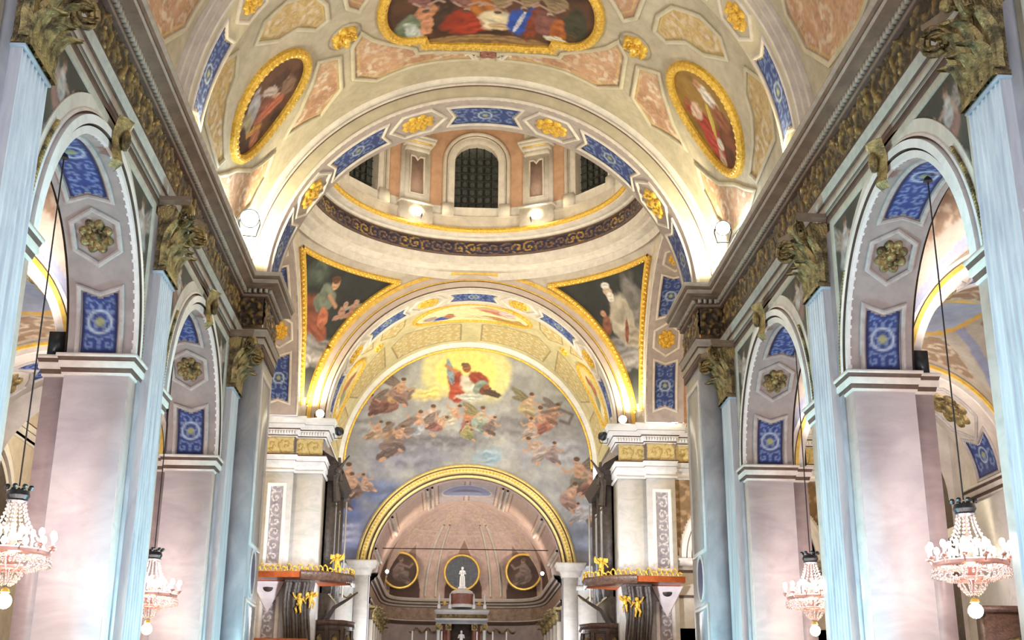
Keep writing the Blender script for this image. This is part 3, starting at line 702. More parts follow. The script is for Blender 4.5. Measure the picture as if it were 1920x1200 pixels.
    for (x, y, r1, r2, c, ro) in ((0, 1.75, 2.2, .22, C_(150, 120, 80), 0), (-1.9, .9, .30, .55, C_(120, 135, 110), .5), (-1.75, 1.1, .16, .45, C_(190, 200, 195), -.4), (-1.45, .9, .16, .42, C_(206, 148, 112), .1), (-1.42, .35, .26, .3, C_(196, 138, 100), .2), (-1.0, .8, .26, .5, C_(70, 52, 38), 0), (-.55, .9, .5, .55, C_(150, 52, 28), .4), (-.35, 1.15, .5, .3, C_(170, 60, 35), -.4),
                                  (-.15, .35, .5, .35, C_(176, 110, 50), .7), (.12, .85, .34, .42, C_(226, 214, 180), .4), (.25, 1.15, .28, .14, C_(205, 180, 140), 0), (.72, .8, .28, .62, C_(44, 84, 178), .2), (.66, .9, .05, .5, C_(200, 205, 215), .25), (.98, .9, .14, .7, C_(128, 62, 38), .1), (1.25, .7, .24, .5, C_(130, 84, 78), 0), (1.6, .9, .24, .4, C_(170, 96, 46), .1), (1.55, 1.3, .25, .12, C_(214, 210, 190), 0),
                                  (1.95, .5, .26, .7, C_(62, 62, 44), 0), (1.9, 1.0, .12, .2, C_(80, 66, 44), 0)):
        cv.blob(x, y, r1, r2, c, ro, .3, .35)
    for x, y in ((-1.5, -.1), (-.6, .1), (.2, .15), (.8, -.05), (1.4, 0), (-1.1, -.6), (.4, -.8), (1.1, -.7), (-.3, -.7)): cv.person(x, y, .9, [C_(140, 60, 40), C_(90, 100, 80), C_(150, 120, 60)][int(abs(x*10)) % 3], face=1 if x < 0 else -1, lean=.1)
    cc = Canvas(cv.U, cv.V, 0)
    surf('painting', lambda U, V, H, yb=yb: fnv(U, yb+V, H), cv, root, h=.02, mask=cc.inside([(x*.985, y*.985) for x, y in P]))
    for sg in (-1, 1):
        for (u, v, nm) in ((3.40, .2, 'west'),):
            root = thing('gilded_boss', 'gilded foliage boss on the %s of %s' % (SIDE[sg], bn), 'boss', tuple(float(q) for q in fnv(sg*u, yb+v, 0)), 'gilded bosses of the nave vault')
            mm = MB(); rosette(mm, f, sg*u, v, .34, .16, petals=6); build('carved_leaves', mm, m_gold, root)
            mm = MB(); mm.sph(fnv(sg*u, yb+v, .12), .1, 10); build('centre_bud', mm, m_golds, root)
    root = thing('cartouche', 'small dark red painted cartouche at the crown before %s' % ('the crossing arch' if yb > 20 else 'the transverse rib'), 'ornament', tuple(float(q) for q in fnv(0, yb+2.45, 0)))
    mm = MB(); rosette(mm, f, 0, 2.43, .16, .06, petals=4, ru=1.5); build('shell', mm, m_redmarble, root)
    for sg in (-1, 1):
        mm = MB(); pts = [f(sg*(.25+.3*t), 2.43+.10*sin(t*6), .03) for t in np.linspace(0, 1, 9)]; mm.tube(pts, [.05*(1-.6*t)+.01 for t in np.linspace(0, 1, 9)], 6); build('scroll', mm, m_stucco_lt, root)

# ================================================================== GREAT ARCH INTO THE CROSSING
root = thing('crossing_arch', 'great round arch closing the nave, blue star panels and gilded rosettes inside it', 'arch', (0, 27, VZ))
mm = MB(); f = arcY(27.04, 0, VZ)
revolve(mm, f, [(5.05, .02), (5.05, 0), (5.09, -.02), (5.12, -.02), (5.12, 0), (5.42, 0), (5.43, -.05), (5.47, -.06), (5.48, -.03), (5.52, -.03), (5.53, -.12), (5.57, -.14), (5.64, -.22)], .02, PI-.02, 90,
        [0, 0, 0, 1, 2, 1, 0, 1, 0, 0, 0, 0]); build('archivolt', mm, [m_stucco_lt, m_brown, m_vault], root)
mm = MB(); revolve(mm, f, [(5.05, 0), (5.05, 1.56)], 0, PI, 90); build('soffit', mm, m_tan, root)
soffit_set(root, fnc(5.05, 27.04), 5.05, 27.08, 28.56, 0, 180)

# ================================================================== CROSSING
CY0 = 34.3; HX = 5.7; RP = 5.5; ZP = 11.4
# east arch
root = thing('chancel_arch', 'pinkish banded round arch with thin gold edges opening into the chancel', 'arch', (0, 40, ZP))
mm = MB(); f = arcY(40.0, 0, ZP)
revolve(mm, f, [(4.80, .05), (4.80, 0), (4.86, -.02), (4.90, -.02), (4.92, .01), (5.10, .01), (5.11, -.03), (5.16, -.03), (5.17, .0), (5.34, 0), (5.35, -.04), (5.48, -.06), (5.50, -.02), (5.50, .1)], 0, PI, 80,
        [0, 0, 1, 2, 2, 1, 3, 1, 2, 2, 3, 3, 0]); build('archivolt', mm, [m_stucco_lt, m_brown, mat('pinkish stucco', (.62, .52, .44), .7, n2=(.52, .44, .38), scale=3), m_golds], root)
mm = MB(); revolve(mm, f, [(4.80, 0), (4.80, 1.5), (5.0, 1.5)], 0, PI, 80); build('soffit', mm, m_stucco, root)
soffit_set(root, fnc(4.80, 40), 4.80, 40.04, 41.4, 0, 180)
# pendentives (structure), frescoes and borders
def xl(z): return np.sqrt(np.clip(RP**2-(z-ZP)**2, 0, None))
def pend(sx, sy):
    def fn(a, z, h):
        x = xl(z); rho = np.sqrt(HX**2+x**2); a0 = np.arctan2(x, HX); a1 = PI/2-a0     # angle from the X axis
        t = a0+(a1-a0)*a; r = rho-h
        return (sx*r*np.cos(t), CY0+sy*r*np.sin(t), z+0*t)
    return fn
PNAME = {(-1, 1): ('north east pendentive, red robe and green shirt, two pink children beside', 'left'), (1, 1): ('right pendentive, white-bearded man in white robe among grey clouds', 'right')}
for sx in (-1, 1):
    for sy in (-1, 1):
        fn = pend(sx, sy)
        ZT = 16.86
        cv = mk(0, 1, 11.4, ZT, .05, C_(214, 196, 160)); mb = MB()
        A, Zg = np.meshgrid(np.linspace(0, 1, 24), np.linspace(11.4, ZT, 40), indexing='ij')
        # x_l must fall with z: reversed so a=0 is the transept side
        P = np.stack([q+0*A for q in fn(A, Zg, 0)], -1); mb.grid(P); struct('ceiling', mb, m_stucco)
        if sy < 0: continue
        lb = 'pendentive fresco left of the dome, seated red-robed figure with pink children' if sx < 0 else 'pendentive fresco right of the dome, bearded man in white robe among clouds'
        root = thing('pendentive_fresco', lb, 'painting', (sx*5, CY0+4, 14), 'frescoes of the pendentives')
        U, V = np.meshgrid(np.linspace(.05, .95, 110), np.linspace(12.2, 16.32, 130), indexing='ij')
        cv = Canvas(U, V, C_(46, 50, 50)); X, Y, _ = fn(U, V, 0)
        # work in local picture coordinates: w = arc length from the corner diagonal, z
        ang = np.arctan2(Y-CY0, np.abs(X)); rho = np.hypot(X, Y-CY0); W = (ang-PI/4)*rho      # + toward the chancel axis
        cw = Canvas(W, V, 0); cw.c = cv.c; cw.mott(1.5, .6, 3, C_(30, 33, 34)); cw.mott(3, .3, 5)
        if sx < 0:
            for (w_, z_, r1, r2, c, ro) in ((-.1, 13.6, .9, .35, C_(150, 148, 150), .2), (.3, 14.0, .9, .25, C_(120, 118, 120), 0), (-.5, 14.1, .5, .3, C_(135, 134, 138), 0), (-.9, 16.0, .4, .4, C_(80, 92, 84), 0)):
                cw.blob(w_, z_, r1, r2, c, ro, .6, .5)
            cw.blob(-.62, 14.85, .62, .62, C_(118, 66, 50), .3, .25, .3); cw.blob(-.15, 14.45, .5, .26, C_(134, 76, 58), -.5, .25, .3)
            cw.blob(-.25, 15.35, .36, .42, C_(112, 122, 110), -.2, .2, .3); cw.blob(-.05, 15.88, .15, .18, C_(190, 150, 120), 0, .3); cw.blob(-.1, 15.98, .17, .12, C_(90, 60, 40), 0, .3)
            cw.line([(-.1, 15.5), (.3, 15.25)], .12, C_(180, 140, 112)); cw.blob(-.05, 14.8, .2, .32, C_(176, 106, 80), .2)
            for (w_, z_) in ((.62, 15.25), (.98, 15.4)): cw.blob(w_, z_-.12, .13, .2, C_(160, 124, 108), .3); cw.blob(w_+.03, z_+.13, .09, .10, C_(172, 138, 118)); cw.blob(w_-.1, z_-.3, .2, .08, C_(158, 124, 108), .5); cw.blob(w_+.16, z_+.05, .12, .05, C_(150, 150, 146), .6)
        else:
            for (w_, z_, r1, r2, c, ro) in ((0, 13.7, .8, .3, C_(140, 138, 142), 0), (.3, 14.2, .5, .3, C_(118, 116, 120), 0), (-.7, 15.2, .4, .9, C_(120, 118, 116), .2), (-.5, 14.2, .4, .35, C_(150, 148, 150), 0)):
                cw.blob(w_, z_, r1, r2, c, ro, .6, .5)
            cw.blob(-.05, 15.0, .44, .75, C_(166, 160, 146), .15, .2, .25); cw.blob(-.25, 14.4, .4, .3, C_(150, 142, 128), .2, .25, .3); cw.blob(.15, 15.9, .15, .19, C_(190, 170, 150)); cw.blob(.12, 15.72, .13, .16, C_(220, 216, 208)); cw.blob(.15, 16.05, .16, .1, C_(214, 210, 204))
            cw.line([(.05, 15.4), (.5, 15.0)], .13, C_(172, 160, 146)); cw.blob(.62, 14.9, .16, .34, C_(122, 78, 62), .3); cw.blob(.62, 15.28, .10, .11, C_(170, 130, 108)); cw.blob(-.1, 14.6, .07, .4, C_(120, 70, 56), .3)
        cv.c = cw.c
        surf('fresco', fn, cv, root, h=.03)
        mm = MB(); N_ = 40
        Lft = [fn(.05, z, .04) for z in np.linspace(12.0, 16.36, N_)]; Rgt = [fn(.955, z, .04) for z in np.linspace(12.0, 16.36, N_)]; Tp = [fn(a, 16.36, .04) for a in np.linspace(.05, .955, 40)]
        mm.tube(Lft, .10, 6); mm.tube(Rgt, .10, 6); mm.tube(Tp, .10, 6); build('gilded_border', mm, m_gold, root)
        mm = MB()
        for pl in (Lft, Rgt, Tp):
            P = np.array(pl); L = np.concatenate(([0], np.cumsum(np.linalg.norm(np.diff(P, axis=0), axis=1))))
            for d in np.arange(0, L[-1], .17): mm.sph([np.interp(d, L, P[:, k]) for k in range(3)]-np.array([P[0][0]*.0, .06, .06]), .055, 6)
        build('beading', mm, m_golds, root, kind='stuff')
# transept arches
for s in (-1, 1):
    root = thing('transept_arch', 'deep round arch to the %s transept, soffit with rosettes and blue panels' % SIDE[s], 'arch', (s*HX, CY0, ZP), 'transept arches of the crossing')
    mm = MB(); f = arcX(s, HX, CY0, ZP)
    revolve(mm, f, [(4.80, .05), (4.80, 0), (4.9, -.02), (5.1, -.02), (5.12, .02), (5.4, .02), (5.42, -.03), (5.52, -.03)], 0, PI, 64, [0, 0, 1, 0, 1, 1, 2]); build('archivolt', mm, [m_stucco_lt, m_stucco, m_golds], root)
    mm = MB(); revolve(mm, f, [(4.80, 0), (4.80, 1.25), (5.4, 1.25)], 0, PI, 64); build('soffit', mm, m_tan, root)
    ft = lambda S, V, H: (s*V+0*np.asarray(S, float), CY0+(4.80-H)*np.cos(np.asarray(S, float)/4.80), ZP+(4.80-H)*np.sin(np.asarray(S, float)/4.80))
    soffit_set(root, ft, 4.80, HX+.05, HX+1.2, 0, 80)
    # transept vault, end wall, east wall (structure)
    Rt = 5.35; cv = mk(0, PI*Rt, HX+1.25, 13.2, .07, C_(206, 150, 112)); cv.mott(1.5, .3, 3, C_(188, 120, 84))
    for (a, b) in ((6.98, 9.6), (9.8, 12.8)):
        for (c, d) in ((.3, 3.6), (4.2, 8.0), (8.8, 12.4), (13.0, 16.4)):
            P = [(c, a), (d, a), (d, b), (c, b)]; cv.scrolls(P, C_(232, 200, 170), .9, .6); cv.line(P, .07, C_(190, 176, 150), 1, True); cv.line(P, .2, C_(200, 190, 164), .4, True)
    surf('ceiling', lambda S, V, H: (s*V, CY0+Rt*np.cos(S/Rt), ZP+Rt*np.sin(S/Rt)), cv, None, kind='structure')
    mb = MB(); fe = lambda u, z: (s*u, 40.05, z)
    mb.grid([[(s*13.2, 28.4, z) for z in (0, 17.5)], [(s*13.2, 40.2, z) for z in (0, 17.5)]])
    arch_wall(mb, fe, 6.7, 13.2, 7.1, 17, 9.25, 1.85, 7.1); 
    mb.grid([[fe(u, z) for z in (0, 2.9)] for u in (6.7, 13.2)]); arch_wall(mb, fe, 6.7, 13.2, 2.9, 7.1, 9.25, 1.3, 4.9); mb.grid([[fe(u, z) for z in (2.9, 4.9)] for u in (6.7, 7.95)]); mb.grid([[fe(u, z) for z in (2.9, 4.9)] for u in (10.55, 13.2)])
    fw_ = lambda u, z: (s*u, 28.5, z); arch_wall(mb, fw_, 6.6, 13.2, 6.97, 17, 8.95, 2.2, 6.97)
    mb.grid([[fw_(u, z) for z in (0, 6.98)] for u in (11.2, 13.2)])
    struct('wall_transept_'+SIDE[s], mb, m_stucco, smooth=False)
    root = thing('transept_window_arch', 'white moulded arch round a dark lunette window in the %s transept' % SIDE[s], 'arch', (s*9.25, 40, 7.1), 'transept window arches')
    mm = MB(); f = arcY(40.05, s*9.25, 7.1); revolve(mm, f, [(1.85, .25), (1.85, -.03), (1.95, -.06), (1.97, 0), (2.05, 0), (2.06, -.08), (2.2, -.10), (2.22, -.03), (2.38, -.03), (2.4, .05)], 0, PI, 40, [0, 0, 1, 1, 0, 0, 1, 0, 0]); build('archivolt', mm, [m_white, m_brown], root)
    mm = MB(); mm.box(*sorted((s*6.7, s*11.8)), 39.9, 40.1, 6.86, 7.1); mm.box(*sorted((s*6.7, s*11.8)), 39.84, 40.1, 7.02, 7.1); build('sill_moulding', mm, m_stucco_lt, root, smooth=False)
    mb = MB(); mb.box(*sorted((s*7.2, s*11.3)), 40.3, 40.4, 2.8, 9.2); struct('window_%d' % (1 if s < 0 else 2), mb, m_glassd, smooth=False)
    mm = MB()
    for a in range(-3, 4): mm.box(s*9.25+a*.5-.02, s*9.25+a*.5+.02, 40.22, 40.26, 7.1, 9)
    for z in (7.6, 8.1, 8.6): mm.box(*sorted((s*7.3, s*11.2)), 40.22, 40.26, z, z+.03)
    build('leading', mm, m_lead, root, smooth=False)
    root = thing('small_niche_arch', 'low moulded round arch over a dark niche in the %s transept' % SIDE[s], 'arch', (s*9.25, 40, 4.9), 'transept niches')
    mm = MB(); f = arcY(40.05, s*9.25, 4.9); revolve(mm, f, [(1.3, .3), (1.3, -.05), (1.42, -.08), (1.46, -.02), (1.6, -.02), (1.62, .05)], 0, PI, 30); build('archivolt', mm, m_stucco_lt, root)
    mm = MB()
    for k in range(4): x = s*(6.95+k*1.5); moulding(mm, lambda u, v, h: (u, 40.03-h, v), [(x-.6, 5.9), (x+.6, 5.9), (x+.6, 6.7), (x-.6, 6.7)], .08, .04)
    build('panel_frame', mm, m_brown, root, smooth=False)
    root = thing('transept_end_arch', 'white moulded arch with dark opening on the end wall of the %s transept' % SIDE[s], 'arch', (s*13.2, 33.6, 7), 'transept end arches')
    mm = MB(); f = arcX(s, 13.2, 33.6, 7.1); revolve(mm, f, [(1.85, .05), (1.85, -.05), (1.95, -.08), (1.97, -.02), (2.1, -.02), (2.12, -.10), (2.28, -.12), (2.30, -.04), (2.5, -.04), (2.5, .02)], 0, PI, 40, [0, 0, 1, 1, 0, 0, 1, 0, 0]); mm.box(*sorted((s*13.05, s*13.2)), 30.6, 36.6, 6.85, 7.1)
    build('archivolt', mm, [m_white, m_brown], root)
    mm = MB(); P_ = [(s*13.16, 33.6+1.84*cos(t), 7.1+1.84*sin(t)) for t in [PI*i/24 for i in range(25)]]; mm.add(P_, [tuple(range(25))]); mm.box(*sorted((s*13.12, s*13.19)), 31.9, 35.3, 1.0, 6.8); build('dark_opening', mm, m_dark, root, smooth=False)
    # spandrel panels with gilded scrolls
    root = thing('painted_spandrel', 'tan painted spandrels with pale scrollwork above the %s transept window' % SIDE[s], 'painting', (s*9.25, 40, 9))
    cv = mk(6.75, 11.9, 7.2, 9.75, .05, C_(120, 96, 66)); cv.mott(2, .4, 3); cv.scrolls(None, C_(190, 160, 120), .8, .6); rr = np.hypot(cv.U-9.25, cv.V-7.1)
    surf('fresco', lambda U, V, H: (s*U, 40.03+0*U, V), cv, root, mask=rr > 2.42)

# dome ring and drum ---------------------------------------------------------
DC = (0, CY0, 0)
root = thing('dome_ring', 'round cornice ring under the dome with a blue and gold frieze and gilded rim', 'cornice', (0, CY0, 17))
mm = MB(); mm.lathe([(5.75, 16.55), (5.70, 16.80), (5.40, 16.84), (5.36, 16.92), (5.20, 16.95), (5.18, 17.10), (5.16, 17.22), (5.12, 17.23), (5.10, 17.28), (5.15, 17.29)], DC, 96, [0, 0, 0, 1, 0, 0, 2, 2, 0]); build('architrave', mm, [m_stucco_lt, m_stucco, m_brown], root)
cv = mk(0, 2*PI, 17.28, 17.68, .0105, C_(44, 44, 74))
cv.U = cv.U*5.15
m = np.clip(scroll(cv.U, (cv.V-17.28)*1.0, .40)+0, 0, 1); n = np.clip(np.sin(cv.U*3.2)*1.5, 0, 1)
cv.mix(m*.8, C_(150, 112, 60)); cv.mix(n*m, C_(190, 150, 60))
surf('blue_gold_frieze', lambda U, V, H: ((5.14-H)*np.cos(U/5.15), CY0+(5.14-H)*np.sin(U/5.15), V), cv, root, m_relief, hgt=m*.04)
mm = MB(); mm.lathe([(5.15, 17.68), (5.06, 17.69), (5.06, 17.73), (5.0, 17.74), (4.96, 17.80), (4.70, 17.83), (4.70, 17.92)], DC, 96, [1, 1, 0, 0, 0, 0]); build('cornice', mm, [m_stucco_lt, m_brown], root)
mm = MB(); mm.lathe([(4.70, 17.90), (4.64, 17.90), (4.58, 17.95), (4.60, 18.02), (4.72, 18.04), (5.1, 18.04)], DC, 96); build('gilded_rim', mm, m_gold, root)
m_inset = mat('rosy brown inset', (.34, .23, .19), .6, n2=(.26, .17, .14), scale=6)
NW = 7; SEC = 2*PI/NW; DR = 4.95
fd = lambda a, z, h=0: ((DR-h)*sin(a), CY0+(DR-h)*cos(a), z)
mb = MB(); mr = MB(); ml = MB()
for k in range(NW):
    ac = k*SEC
    arch_wall(mb, lambda u, z: fd(u/DR, z), (ac-SEC/2)*DR, (ac+SEC/2)*DR, 18.0, 23.0, ac*DR, .76, 20.62, n=18)
    ml.grid([[fd((ac*DR+u)/DR, z, .006) for z in (18.0, 18.92)] for u in np.linspace(-SEC*DR/2, SEC*DR/2, 9)])
    # reveals
    mr.grid([[fd((ac*DR+.76*cos(t))/DR, 20.62+.76*sin(t), h) for h in (0, -.4)] for t in [PI*i/16 for i in range(17)]])
    for sg in (-1, 1): mr.grid([[fd((ac*DR+sg*.76)/DR, z, h) for h in (0, -.4)] for z in (18.92, 20.62)])
    mr.grid([[fd((ac*DR+u)/DR, 18.92, h) for h in (0, -.4)] for u in (-.76, .76)])
struct('wall_drum', mb, m_pink, ang=.3); struct('wall_drum', mr, m_stucco_lt, ang=.3); struct('wall_drum', ml, m_stucco_lt, ang=.3)
mb = MB(); mb.lathe([(4.95, 23.0), (4.6, 23.1), (4.6, 23.3), (4.5, 24), (4.0, 25.4), (3, 26.6), (1.6, 27.4), (.01, 27.7)], DC, 48); struct('ceiling', mb, m_stucco)
vis = {0: 'directly above the chancel arch', 1: 'cut off by the arch on the right', NW-1: 'cut off by the arch on the left'}
for k in range(NW):
    ac = k*SEC
    mb = MB(); rows = [[fd((ac*DR+u)/DR, z, -.3) for z in (18.9, 21.45)] for u in np.linspace(-.8, .8, 5)]; mb.grid(rows)
    wob = struct('window_%d' % (3+k), mb, m_glassd)
    if k not in vis: continue
    nm = vis[k]
    root = thing('window_surround', 'leaded dark round-headed drum window, %s' % nm, 'window', fd(ac, 18.9), 'drum windows')
    fwn = lambda u, v, h, ac=ac: fd((ac*DR+u)/DR, v, h)
    op = lambda r: [(-r, 18.95)]+[(-r, z) for z in (19.5, 20.0)]+[(r*cos(t), 20.62+r*sin(t)) for t in [PI-PI*i/18 for i in range(19)]]+[(r, z) for z in (20, 19.5)]+[(r, 18.95)]
    mm = MB(); moulding(mm, fwn, op(.88), .22, .05, close=False); build('inner_band', mm, m_stucco_lt, root)
    mm = MB(); moulding(mm, fwn, op(1.13), .13, .12, close=False); moulding(mm, fwn, op(1.02), .05, .07, close=False); build('hood_moulding', mm, m_stucco, root)
    mm = MB()
    for sg in (-1, 1):
        A_ = [(sg*1.0-.20, 18.55), (sg*1.0+.20, 18.55), (sg*1.0+.20, 19.0), (sg*1.0-.20, 19.0)]
        mm.add([fwn(u, v, h) for h in (0, .16) for (u, v) in A_], [(4, 5, 6, 7), (0, 1, 5, 4), (1, 2, 6, 5), (2, 3, 7, 6), (3, 0, 4, 7)])
    build('plinth_block', mm, m_stucco_lt, root, smooth=False)
    mm = MB()
    for u in (-.5, -.25, 0, .25, .5): mm.tube([fwn(u, 18.92, -.27), fwn(u, 20.62+math.sqrt(.76**2-u*u), -.27)], .018, 4)
    for z in np.arange(19.2, 21.2, .29):
        hw_ = .76 if z < 20.62 else math.sqrt(max(.01, .76**2-(z-20.62)**2)); mm.tube([fwn(u, z, -.27) for u in (-hw_, 0, hw_)], .018, 4)
        for u in (-.375, -.125, .125, .375):
            if z < 20.8: mm.tube([fwn(u+.10*cos(t), z+.145+.12*sin(t), -.27) for t in [PI*i/5 for i in range(11)]], .010, 4)
    build('leading', mm, m_lead, root)
mm = MB(); mm.lathe([(4.94, 18.04), (4.88, 18.04), (4.88, 18.48), (4.84, 18.50), (4.84, 18.56), (4.95, 18.58)], DC, 84); struct('trim_1', mm, m_stucco)
for k in (0, NW-1, 1, NW-2):
    ac = (k+.5)*SEC; 
    nm = {0: 'right of the middle window', NW-1: 'left of the middle window', 1: 'beyond the right window', NW-2: 'beyond the left window'}[k]
    root = thing('drum_pilaster', 'cream drum pilaster with recessed brown panel, %s' % nm, 'pilaster', fd(ac, 18.1), 'pilasters of the drum')
    def prism(mm, u0, u1, z0, z1, h1, h0=0):
        A_ = [(u0, z0), (u1, z0), (u1, z1), (u0, z1)]
        mm.add([fd(ac+u/DR, v, h) for h in (h0, h1) for (u, v) in A_], [(4, 5, 6, 7), (0, 1, 5, 4), (1, 2, 6, 5), (2, 3, 7, 6), (3, 0, 4, 7)])
    mm = MB(); prism(mm, -.62, .62, 18.04, 18.72, .28); prism(mm, -.66, .66, 18.72, 18.80, .33); build('pedestal', mm, m_stucco_lt, root, smooth=False)
    mm = MB(); prism(mm, -.55, .55, 18.80, 21.0, .10); prism(mm, -.42, .42, 18.80, 20.7, .20); build('shaft', mm, m_stucco_lt, root, smooth=False)
    mm = MB(); prism(mm, -.22, .22, 19.15, 20.45, .235, .19); build('inset_panel', mm, m_inset, root, smooth=False, label='reddish brown inset panel')
    mm = MB(); moulding(mm, lambda u, v, h: fd(ac+u/DR, v, .225+h), [(-.27, 19.1), (.27, 19.1), (.27, 20.5), (.1, 20.5), (0, 20.38), (-.1, 20.5), (-.27, 20.5)], .07, .04); build('panel_frame', mm, m_stucco, root, smooth=False)
    mm = MB(); prism(mm, -.46, .46, 20.7, 20.86, .26); prism(mm, -.52, .52, 20.86, 21.0, .34); prism(mm, -.62, .62, 21.0, 21.1, .44); prism(mm, -.66, .66, 21.1, 21.2, .48); build('capital', mm, m_stucco_lt, root, smooth=False)
    mm = MB(); prism(mm, -.5, .5, 20.96, 21.0, .36); build('gilded_line', mm, m_golds, root, smooth=False)
    mm = MB(); prism(mm, -.5, .5, 21.2, 22.9, .14); build('attic_block', mm, m_stucco_lt, root, smooth=False)
    mm = MB(); P_ = [(.34*cos(t), 21.45+.34*sin(t)) for t in [PI*i/12 for i in range(13)]]; V_ = [fd(ac+u/DR, v, .15) for u, v in P_]; mm.add(V_, [tuple(range(len(V_)))]); build('painted_lunette', mm, mat('blue brown painted lunette', (.10, .07, .14), .6, n2=(.32, .17, .06), scale=9), root, smooth=False)
    mm = MB(); moulding(mm, lambda u, v, h: fd(ac+u/DR, v, .14+h), P_, .07, .05); build('lunette_frame', mm, m_stucco, root, smooth=False)

# ================================================================== EAST PIERS OF THE CROSSING
for s in (-1, 1):
    N = SIDE[s]
    root = thing('chancel_pier', 'white marble pier with a carved inlaid strip, %s of the chancel arch' % N, 'pier', (s*5.8, 40.3, 0), 'piers flanking the chancel')
    mm = MB(); mm.box(*sorted((s*5.78, s*6.70)), 39.78, 41.3, 0, 9.7); mm.box(*sorted((s*4.86, s*5.79)), 40.0, 41.3, 0, 9.7); build('shaft', mm, m_white, root, smooth=False)
    fp = lambda u, v, h: (s*u, 39.78-h, v)
    for (z0, z1) in ((6.75, 9.2), (2.2, 5.6)):
        cv = mk(6.06, 6.44, z0, z1, .02, C_(150, 145, 152)); 
        sc = scroll(cv.U-6.06, cv.V-z0, .38); cv.mott(6, .3, 3); cv.mix(sc*.85, C_(225, 222, 220)); surf('carved_strip', lambda U, V, H: (s*U, 39.775-H, V), cv, root, m_relief, hgt=.02*sc, label='grey carved strip with white foliage')
        mm = MB(); moulding(mm, fp, [(5.99, z0-.07), (6.51, z0-.07), (6.51, z1+.07), (5.99, z1+.07)], .12, .04); build('strip_frame', mm, m_white, root, smooth=False)
    path = [(s*13.2, 34.3), (s*13.2, 40.02), (s*6.73, 40.02), (s*6.73, 39.76), (s*5.76, 39.76), (s*5.76, 39.98), (s*4.84, 39.98), (s*4.84, 41.3)]
    if s > 0: sd = 1
    else: sd = -1
    e = thing('chancel_entablature', 'white and gilded entablature over the %s chancel pier and transept wall' % N, 'entablature', (s*6, 40, 9.7))
    A = [(0, 9.68, 0), (.05, 9.70, 0), (.05, 9.76, 0), (.0, 9.78, 0), (.0, 9.88, 0), (.04, 9.9, 0), (.04, 10.06, 1), (.06, 10.07, 0), (.06, 10.2, 0), (.1, 10.23, 1), (.1, 10.27, 1), (0, 10.28, 0)]
    mm = MB(); sweep_path(mm, path, [(a, b) for a, b, _ in A], sd, [q[2] for q in A[:-1]]); build('architrave', mm, [m_white, m_brown], e, smooth=False)
    A = [(0, 10.84, 0), (.06, 10.86, 1), (.07, 10.9, 0), (.07, 11.04, 0), (.14, 11.06, 1), (.15, 11.10, 0), (.30, 11.12, 0), (.30, 11.22, 1), (.31, 11.23, 0), (.34, 11.34, 0), (.36, 11.42, 0), (.36, 11.46, 0), (-.6, 11.46, 0)]
    mm = MB(); sweep_path(mm, path, [(a, b) for a, b, _ in A], sd, [q[2] for q in A[:-1]]); build('cornice', mm, [m_white, m_brown], e, smooth=False)
    mm = MB()
    def row(x0, x1, y, n):
        for i in range(n): x = x0+(x1-x0)*(i+.25)/n; mm.box(x, x+abs(x1-x0)/n*.55, y-.14, y-.07, 10.92, 11.03)
    a0, a1 = sorted((s*6.78, s*5.7)); row(a0, a1, 39.78, 12); a0, a1 = sorted((s*5.6, s*4.8)); row(a0, a1, 40.0, 9); a0, a1 = sorted((s*11.5, s*6.9)); row(a0, a1, 40.04, 46)
    build('dentil_course', mm, m_white, e, smooth=False, kind='stuff')
    for (x0, x1, y) in ((5.80, 6.70, 39.78), (4.88, 5.74, 40.0), (6.8, 11.5, 40.04)):
        cv = mk(x0, x1, 10.29, 10.83, .022, C_(196, 178, 120)); m = scroll(cv.U-x0, cv.V-10.29, .5); cv.mix(m*.85, C_(122, 96, 42)); cv.mix(np.clip(m-.7, 0, 1)*2, C_(225, 195, 110))
        surf('gilded_frieze', lambda U, V, H, y=y: (s*U, y-H, V), cv, e, m_relief, hgt=.04*m)
# chancel side walls, east wall ends
mb = MB()
for s in (-1, 1):
    mb.grid([[(s*5.05, y, z) for z in (0, 11.6)] for y in (41.2, 46.9)]); mb.grid([[(s*x, 41.35, z) for z in (0, 11.4)] for x in (4.95, 6.8)])
struct('wall_chancel', mb, m_tan, smooth=False)
# chancel vault
RC = 4.95; L0 = PI*RC/2
cv = mk(-L0, L0, 41.4, 46.8, .035, C_(206, 196, 150)); cv.mott(2, .2, 3); uu = np.abs(cv.U); c2 = Canvas(uu, cv.V, 0); c2.c = cv.c
for P in ([(2.5, 41.9), (3.4, 41.7), (3.6, 42.6), (3.0, 43.2), (2.6, 42.7)], [(.4, 44.2), (1.9, 43.9), (2.6, 43.6), (3.2, 44.2), (3.0, 46.0), (.4, 46.2)], [(3.5, 43.6), (4.3, 43.9), (5.6, 44.6), (5.2, 46.0), (3.6, 46.0)], [(6.0, 44.6), (7.2, 44.4), (7.4, 46), (6.0, 46.1)], [(3.9, 41.7), (4.9, 41.6), (4.4, 42.3), (4.0, 42.7)]):
    c2.poly(P, C_(196, 176, 118)); c2.scrolls(P, C_(232, 224, 190), .6, .6); c2.line(P, .05, C_(130, 112, 84), .9, True)
cv.c = c2.c
fch = lambda S, V, H: ((RC-H)*np.sin(np.asarray(S, float)/RC), V+0*np.asarray(S, float), ZP+(RC-H)*np.cos(np.asarray(S, float)/RC))
surf('ceiling', fch, cv, None, kind='structure')
root = thing('chancel_ceiling_fresco', 'bright oval fresco at the crown of the chancel vault with blue and pink draped figures', 'painting', (0, 42.9, ZP+RC))
P = ell(0, 42.75, 2.2, .95, 56); gilt_frame(root, fch, P, .15, .08)
cv = mk(-2.15, 2.15, 41.8, 43.7, .03, C_(232, 224, 176)); cv.mott(2, .3, 3, C_(236, 230, 200))
